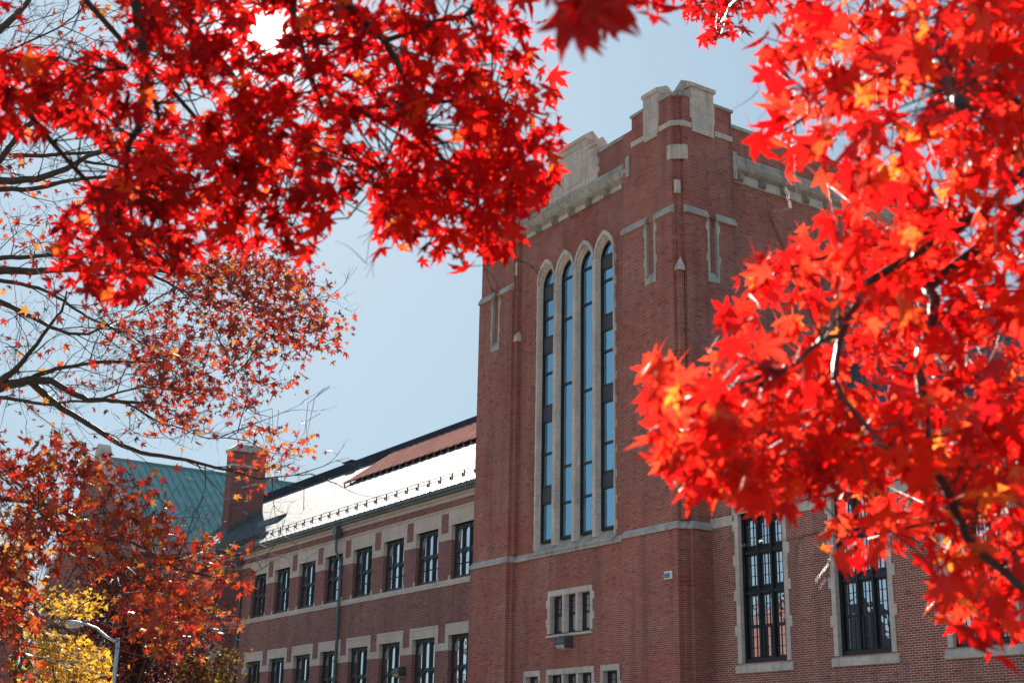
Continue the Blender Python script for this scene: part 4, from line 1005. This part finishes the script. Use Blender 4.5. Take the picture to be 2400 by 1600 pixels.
# ---- spreading, half bare maple in the middle distance at the left
DM = 12.5
T3 = at(-520, 1600, DM); T3[2] = 0
mid_t = thing('spreading_maple', 'half bare maple with long spreading branches and orange red leaves at left edge', 'tree', T3, 'maples framing the view')
S4 = lambda L: [(x / 2.904, 530 + y / 2.904) for x, y in L]
S1_ = lambda L: [(x / 2.904, y / 2.904) for x, y in L]
S7 = lambda L: [(x / 2.904, 1060 + y / 2.904) for x, y in L]
B3 = [(S4([(-700, 1500), (-300, 1200), (0, 1100), (200, 1045), (350, 1050), (480, 1130), (600, 1185), (720, 1180), (850, 1200), (1000, 1200)]), .075, .018),
      (S4([(-300, 1200), (0, 1060), (120, 960), (200, 860), (330, 690), (420, 580), (455, 440)]), .05, .01),
      (S4([(200, 1045), (260, 1010), (380, 970), (560, 940), (700, 920), (900, 925), (1050, 920)]), .035, .01),
      (S4([(0, 1095), (200, 1050), (330, 1170), (420, 1240), (560, 1320), (700, 1410), (830, 1490), (960, 1540), (1150, 1570)]) + [(440, 1078), (500, 1094), (543, 1103), (583, 1115), (603, 1122), (638, 1119), (672, 1115), (729, 1110)], .05, .005),
      (S4([(-400, 1300), (0, 1165), (150, 1185), (350, 1215), (480, 1190), (620, 1185)]), .03, .012), (S4([(860, 1200), (960, 1260), (1080, 1330), (1250, 1380), (1400, 1440), (1550, 1440), (1650, 1380)]), .016, .005),
      (S4([(700, 1170), (850, 1120), (960, 1095), (1080, 1095), (1250, 1130), (1450, 1150)]), .014, .005), (S4([(-500, 500), (0, 515), (100, 560), (220, 620), (350, 690), (470, 730), (600, 735), (700, 690), (800, 640)]), .045, .008),
      (S4([(-400, 420), (0, 370), (100, 385), (260, 420), (400, 490), (520, 570), (640, 640), (760, 690), (860, 720), (960, 790), (1100, 850)]), .032, .006), (S4([(-500, 300), (20, 215), (180, 210), (330, 195), (600, 210)]), .04, .02),
      (S4([(-500, 350), (30, 300), (230, 310), (420, 295), (700, 280), (1000, 300), (1300, 330), (1500, 350)]), .06, .02), (S4([(760, 690), (900, 600), (1060, 560), (1180, 480)]), .01, .003), (S4([(1000, 300), (1200, 420), (1400, 500), (1700, 560), (1950, 560)]), .02, .005),
      (S1_([(-500, 1400), (0, 1090), (90, 970), (170, 860), (290, 790)]), .05, .02), (S1_([(60, 1060), (400, 1050), (650, 1035), (860, 990)]), .03, .015), (S1_([(-500, 1350), (0, 1230), (250, 1220), (450, 1150), (600, 1060), (700, 1035), (900, 960)]), .055, .015),
      (S1_([(-400, 1330), (0, 1290), (230, 1285), (500, 1225), (750, 1200), (960, 1180), (1300, 1200)]), .04, .012), (S1_([(580, 1100), (800, 1140), (980, 1165)]), .02, .008),
      (S1_([(-300, 500), (0, 200), (130, 90), (240, -60)]), .05, .03), (S1_([(-200, 450), (0, 370), (160, 300), (380, 200), (500, 120), (600, 20)]), .02, .006),
      (S7([(-500, 700), (-100, 300), (290, 350), (420, 400), (520, 450), (650, 540), (780, 590), (870, 600), (1000, 660), (1100, 720), (1200, 790), (1400, 840), (1650, 850)]), .045, .006), (S7([(860, 780), (960, 870), (1080, 940), (1150, 970), (1350, 1060)]), .016, .005), (S7([(650, 540), (760, 680), (860, 780)]), .02, .014),
      (S7([(300, 320), (350, 430), (400, 580), (470, 660), (560, 690)]), .012, .006), (S7([(-300, 900), (0, 700), (60, 1000), (120, 1300), (150, 1450)]), .02, .006), (S7([(800, 850), (830, 960), (1000, 1200), (1100, 1350)]), .008, .004)]
mb = MB(); top3 = at(-480, -200, DM)
limb(mb, [T3, T3 * .6 + top3 * .4, T3 * .25 + top3 * .75, top3], .26, .1, 12, .01)
paths = []
for L, r0, r1 in B3:
    d0 = DM + rng.uniform(-.8, .8)
    if L[-2][1] > 1150: d0 = 9.4; r0 *= .75; r1 *= .75
    paths.append(limb(mb, px3(L, [DM if d0 > 10 else 10, d0]), r0 * .8, r1 * .8, 6, .015))
sub = []
for q in paths: twigs(mb, q, 9, .75, .006, 2, .16, sub)
paths = paths + sub
Q1 = [(430, 590), (560, 600), (650, 590), (700, 620), (730, 660), (760, 730), (800, 800), (770, 810), (700, 830), (640, 830), (620, 870), (560, 840), (480, 780), (430, 720), (420, 660)]
Q2 = [(240, 720), (330, 720), (440, 770), (520, 860), (600, 870), (690, 890), (660, 915), (570, 930), (540, 960), (460, 1010), (380, 1000), (300, 870), (260, 800)]
Q3 = [(-100, 520), (300, 600), (450, 800), (500, 1000), (300, 1060), (-100, 1050)]
Q4 = [(-200, 1010), (140, 1010), (250, 1060), (330, 1110), (390, 1180), (420, 1240), (500, 1260), (540, 1310), (585, 1360), (540, 1380), (470, 1360), (400, 1330), (350, 1310), (320, 1380), (250, 1330), (200, 1300), (140, 1290), (80, 1330), (65, 1500), (75, 1600), (-200, 1650)]
Q5 = [(330, 1340), (400, 1340), (530, 1440), (495, 1475), (430, 1460), (398, 1545), (370, 1530), (330, 1470), (300, 1410)]
Q6 = [(-200, -200), (330, -100), (280, 110), (100, 180), (-200, 190)]
Q7 = [(530, 1000), (620, 990), (725, 1020), (715, 1060), (650, 1100), (640, 1135), (560, 1145), (560, 1060)]
Q8 = [(120, 140), (900, 150), (880, 420), (480, 590), (300, 420)]
Q9 = [(-100, 330), (320, 360), (180, 520), (60, 560), (-100, 700)]
parts = [(Q1, 170, 10, .5), (Q2, 130, 7, .5), (Q3, 80, 4, .5), (Q4, 225, 14, .58), (Q5, 42, 13, .62), (Q6, 44, 5, .62), (Q7, 40, 5, .55), (Q8, 70, 6, .55), (Q9, 26, 5, .55)]
PS, TS, CS = [], [], []
for poly, nc, per, tm in parts:
    low_b = poly is Q4 or poly is Q5
    a_, c_ = bough(poly, nc, per, *((8.6, 10.4) if low_b else (DM - 1.4, DM + 1.4)), .1 if low_b or nc <= 60 else .13, (), SUNHOLE); PS.append(a_); CS.append(c_)
    base = rng.normal(tm, .2, len(c_)); TS.append(rng.normal(tm, .26, len(a_)))
join_twigs(mb, np.concatenate(CS), paths, .004, .8)
mb.build('trunk', BARKG, mid_t, True)
leaves('crown', np.concatenate(PS), .076, np.concatenate(TS), LEAF_ORG, mid_t, LEAF_S, .6, .5)

# ---- trees beyond
def tree(name, label, base, polys, d, dd, size, mat, tmean, tsd, shape, bark, trunk_top, group='trees beyond the lawn', spread=.3, nb=9, r0=.16, holes=()):
    b = np.array(base, float); b[2] = 0; t_ = thing(name, label, 'tree', b, group)
    PS, CS = [], []
    for poly, nc, per in polys:
        a_, c_ = bough(poly, nc, per, d - dd, d + dd, spread, holes); PS.append(a_); CS.append(c_)
    P = np.concatenate(PS); c_ = np.concatenate(CS); P = P[P[:, 2] > .6]
    mb = MB(); tp = np.array(trunk_top, float); q = limb(mb, [b, b * .55 + tp * .45, tp], r0, r0 * .3, 8, .02); paths = [q]
    for k in rng.choice(len(c_), min(nb, len(c_)), replace=False):
        i = rng.integers(len(q) // 3, len(q)); s_ = q[i]; e = c_[k]; paths.append(limb(mb, [s_, s_ * .5 + e * .5 + np.array([0, 0, .25]), e], r0 * .38, r0 * .1, 5, .05))
    join_twigs(mb, c_, paths, r0 * .06)
    mb.build('trunk', bark, t_, True)
    leaves('crown', P, size, rng.normal(tmean, tsd, len(P)), mat, t_, shape, .5)
    return t_
dY = 25
tree('yellow_maple', 'golden yellow tree with thin branches in front of the street lamp', at(20, 1700, dY),
     [([(75, 1450), (130, 1480), (200, 1490), (245, 1515), (262, 1560), (250, 1600), (240, 1650), (30, 1700), (65, 1500)], 110, 22), ([(85, 1420), (110, 1370), (160, 1370), (210, 1410), (250, 1420), (255, 1450), (130, 1470)], 34, 10), ([(-80, 1240), (50, 1265), (62, 1340), (40, 1430), (-80, 1500)], 46, 20), ([(30, 1180), (100, 1200), (110, 1290), (50, 1330)], 14, 7)],
     dY, 1.6, .105, LEAF_YEL, .5, .25, LEAF_T, BARKG, at(60, 1360, dY), spread=.16, nb=14, r0=.12, holes=[[(160, 1440), (215, 1450), (300, 1480), (300, 1660), (262, 1660), (266, 1530), (205, 1490), (160, 1480)]])
dD = 60
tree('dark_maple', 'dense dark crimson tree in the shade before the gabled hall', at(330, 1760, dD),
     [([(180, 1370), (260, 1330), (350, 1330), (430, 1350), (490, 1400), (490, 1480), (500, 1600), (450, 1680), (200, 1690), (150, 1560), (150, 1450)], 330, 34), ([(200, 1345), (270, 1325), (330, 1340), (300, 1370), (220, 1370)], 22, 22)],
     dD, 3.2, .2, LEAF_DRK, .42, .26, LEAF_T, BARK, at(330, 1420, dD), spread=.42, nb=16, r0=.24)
dO = 58
tree('young_olive_tree', 'small yellow olive tree against the corner of the brick wing', at(505, 1760, dO),
     [([(440, 1530), (480, 1515), (510, 1510), (540, 1515), (565, 1520), (560, 1590), (590, 1600), (580, 1680), (430, 1690), (420, 1590)], 62, 26)],
     dO, 1.0, .15, LEAF_OLV, .45, .25, LEAF_T, BARKG, at(505, 1540, dO), spread=.28, nb=8, r0=.07)

# ---- across the lawn behind the viewer, mirrored in the hall windows
hx, hy = -52., -58.
hs = thing('brick_house', 'gabled brick house mirrored in the lower panes of the hall windows', 'house', (hx, hy, 0))
mb = MB(); mb.box(hx - 9, hx + 9, hy - 6, hy + 6, 0, 10); mb.prism([(hx - 9, 10), (hx + 9, 10), (hx, 16.2)], 'y', hy + 2, hy + 6); mb.build('wall', BRICK2, hs)
mb = MB(); mb.prism([(hx - 9.6, 9.8), (hx, 16.6), (hx + 9.6, 9.8)], 'y', hy - 6.4, hy + 5.9); mb.build('roof', SLATE, hs)
mb = MB()
for x in (-6, -2, 2, 6): mb.box(hx + x - .6, hx + x + .6, hy + 6.0, hy + 6.05, 6.6, 8.8)
split(mb, 'window', WHITEP, hs)
for i, (x, y, h, lab) in enumerate(((-36, -60, 19, 'rust brown tree mirrored in the middle hall window'), (-70, -50, 17, 'brown leaved tree mirrored beside the house in the hall windows'))):
    t_ = thing('brown_oak', lab, 'tree', (x, y, 0), 'trees mirrored in the windows')
    mb = MB(); q = limb(mb, [(x, y, 0), (x + .3, y, h * .5), (x, y + .3, h * .9)], .3, .06, 8, .02); twigs(mb, q, 40, 4.0, .05, 2, .3); mb.build('trunk', BARKG, t_, True)
    cc = rng.normal(size=(170, 3)) * np.array([3.0, 3.0, 3.0]) + np.array([x, y, h * .6]); P = np.concatenate([c + rng.normal(size=(14, 3)) * .4 for c in cc]); P = P[P[:, 2] > 2]
    leaves('crown', P, .3, rng.normal(.75, .2, len(P)), LEAF_ORG, t_, LEAF_T, .5)
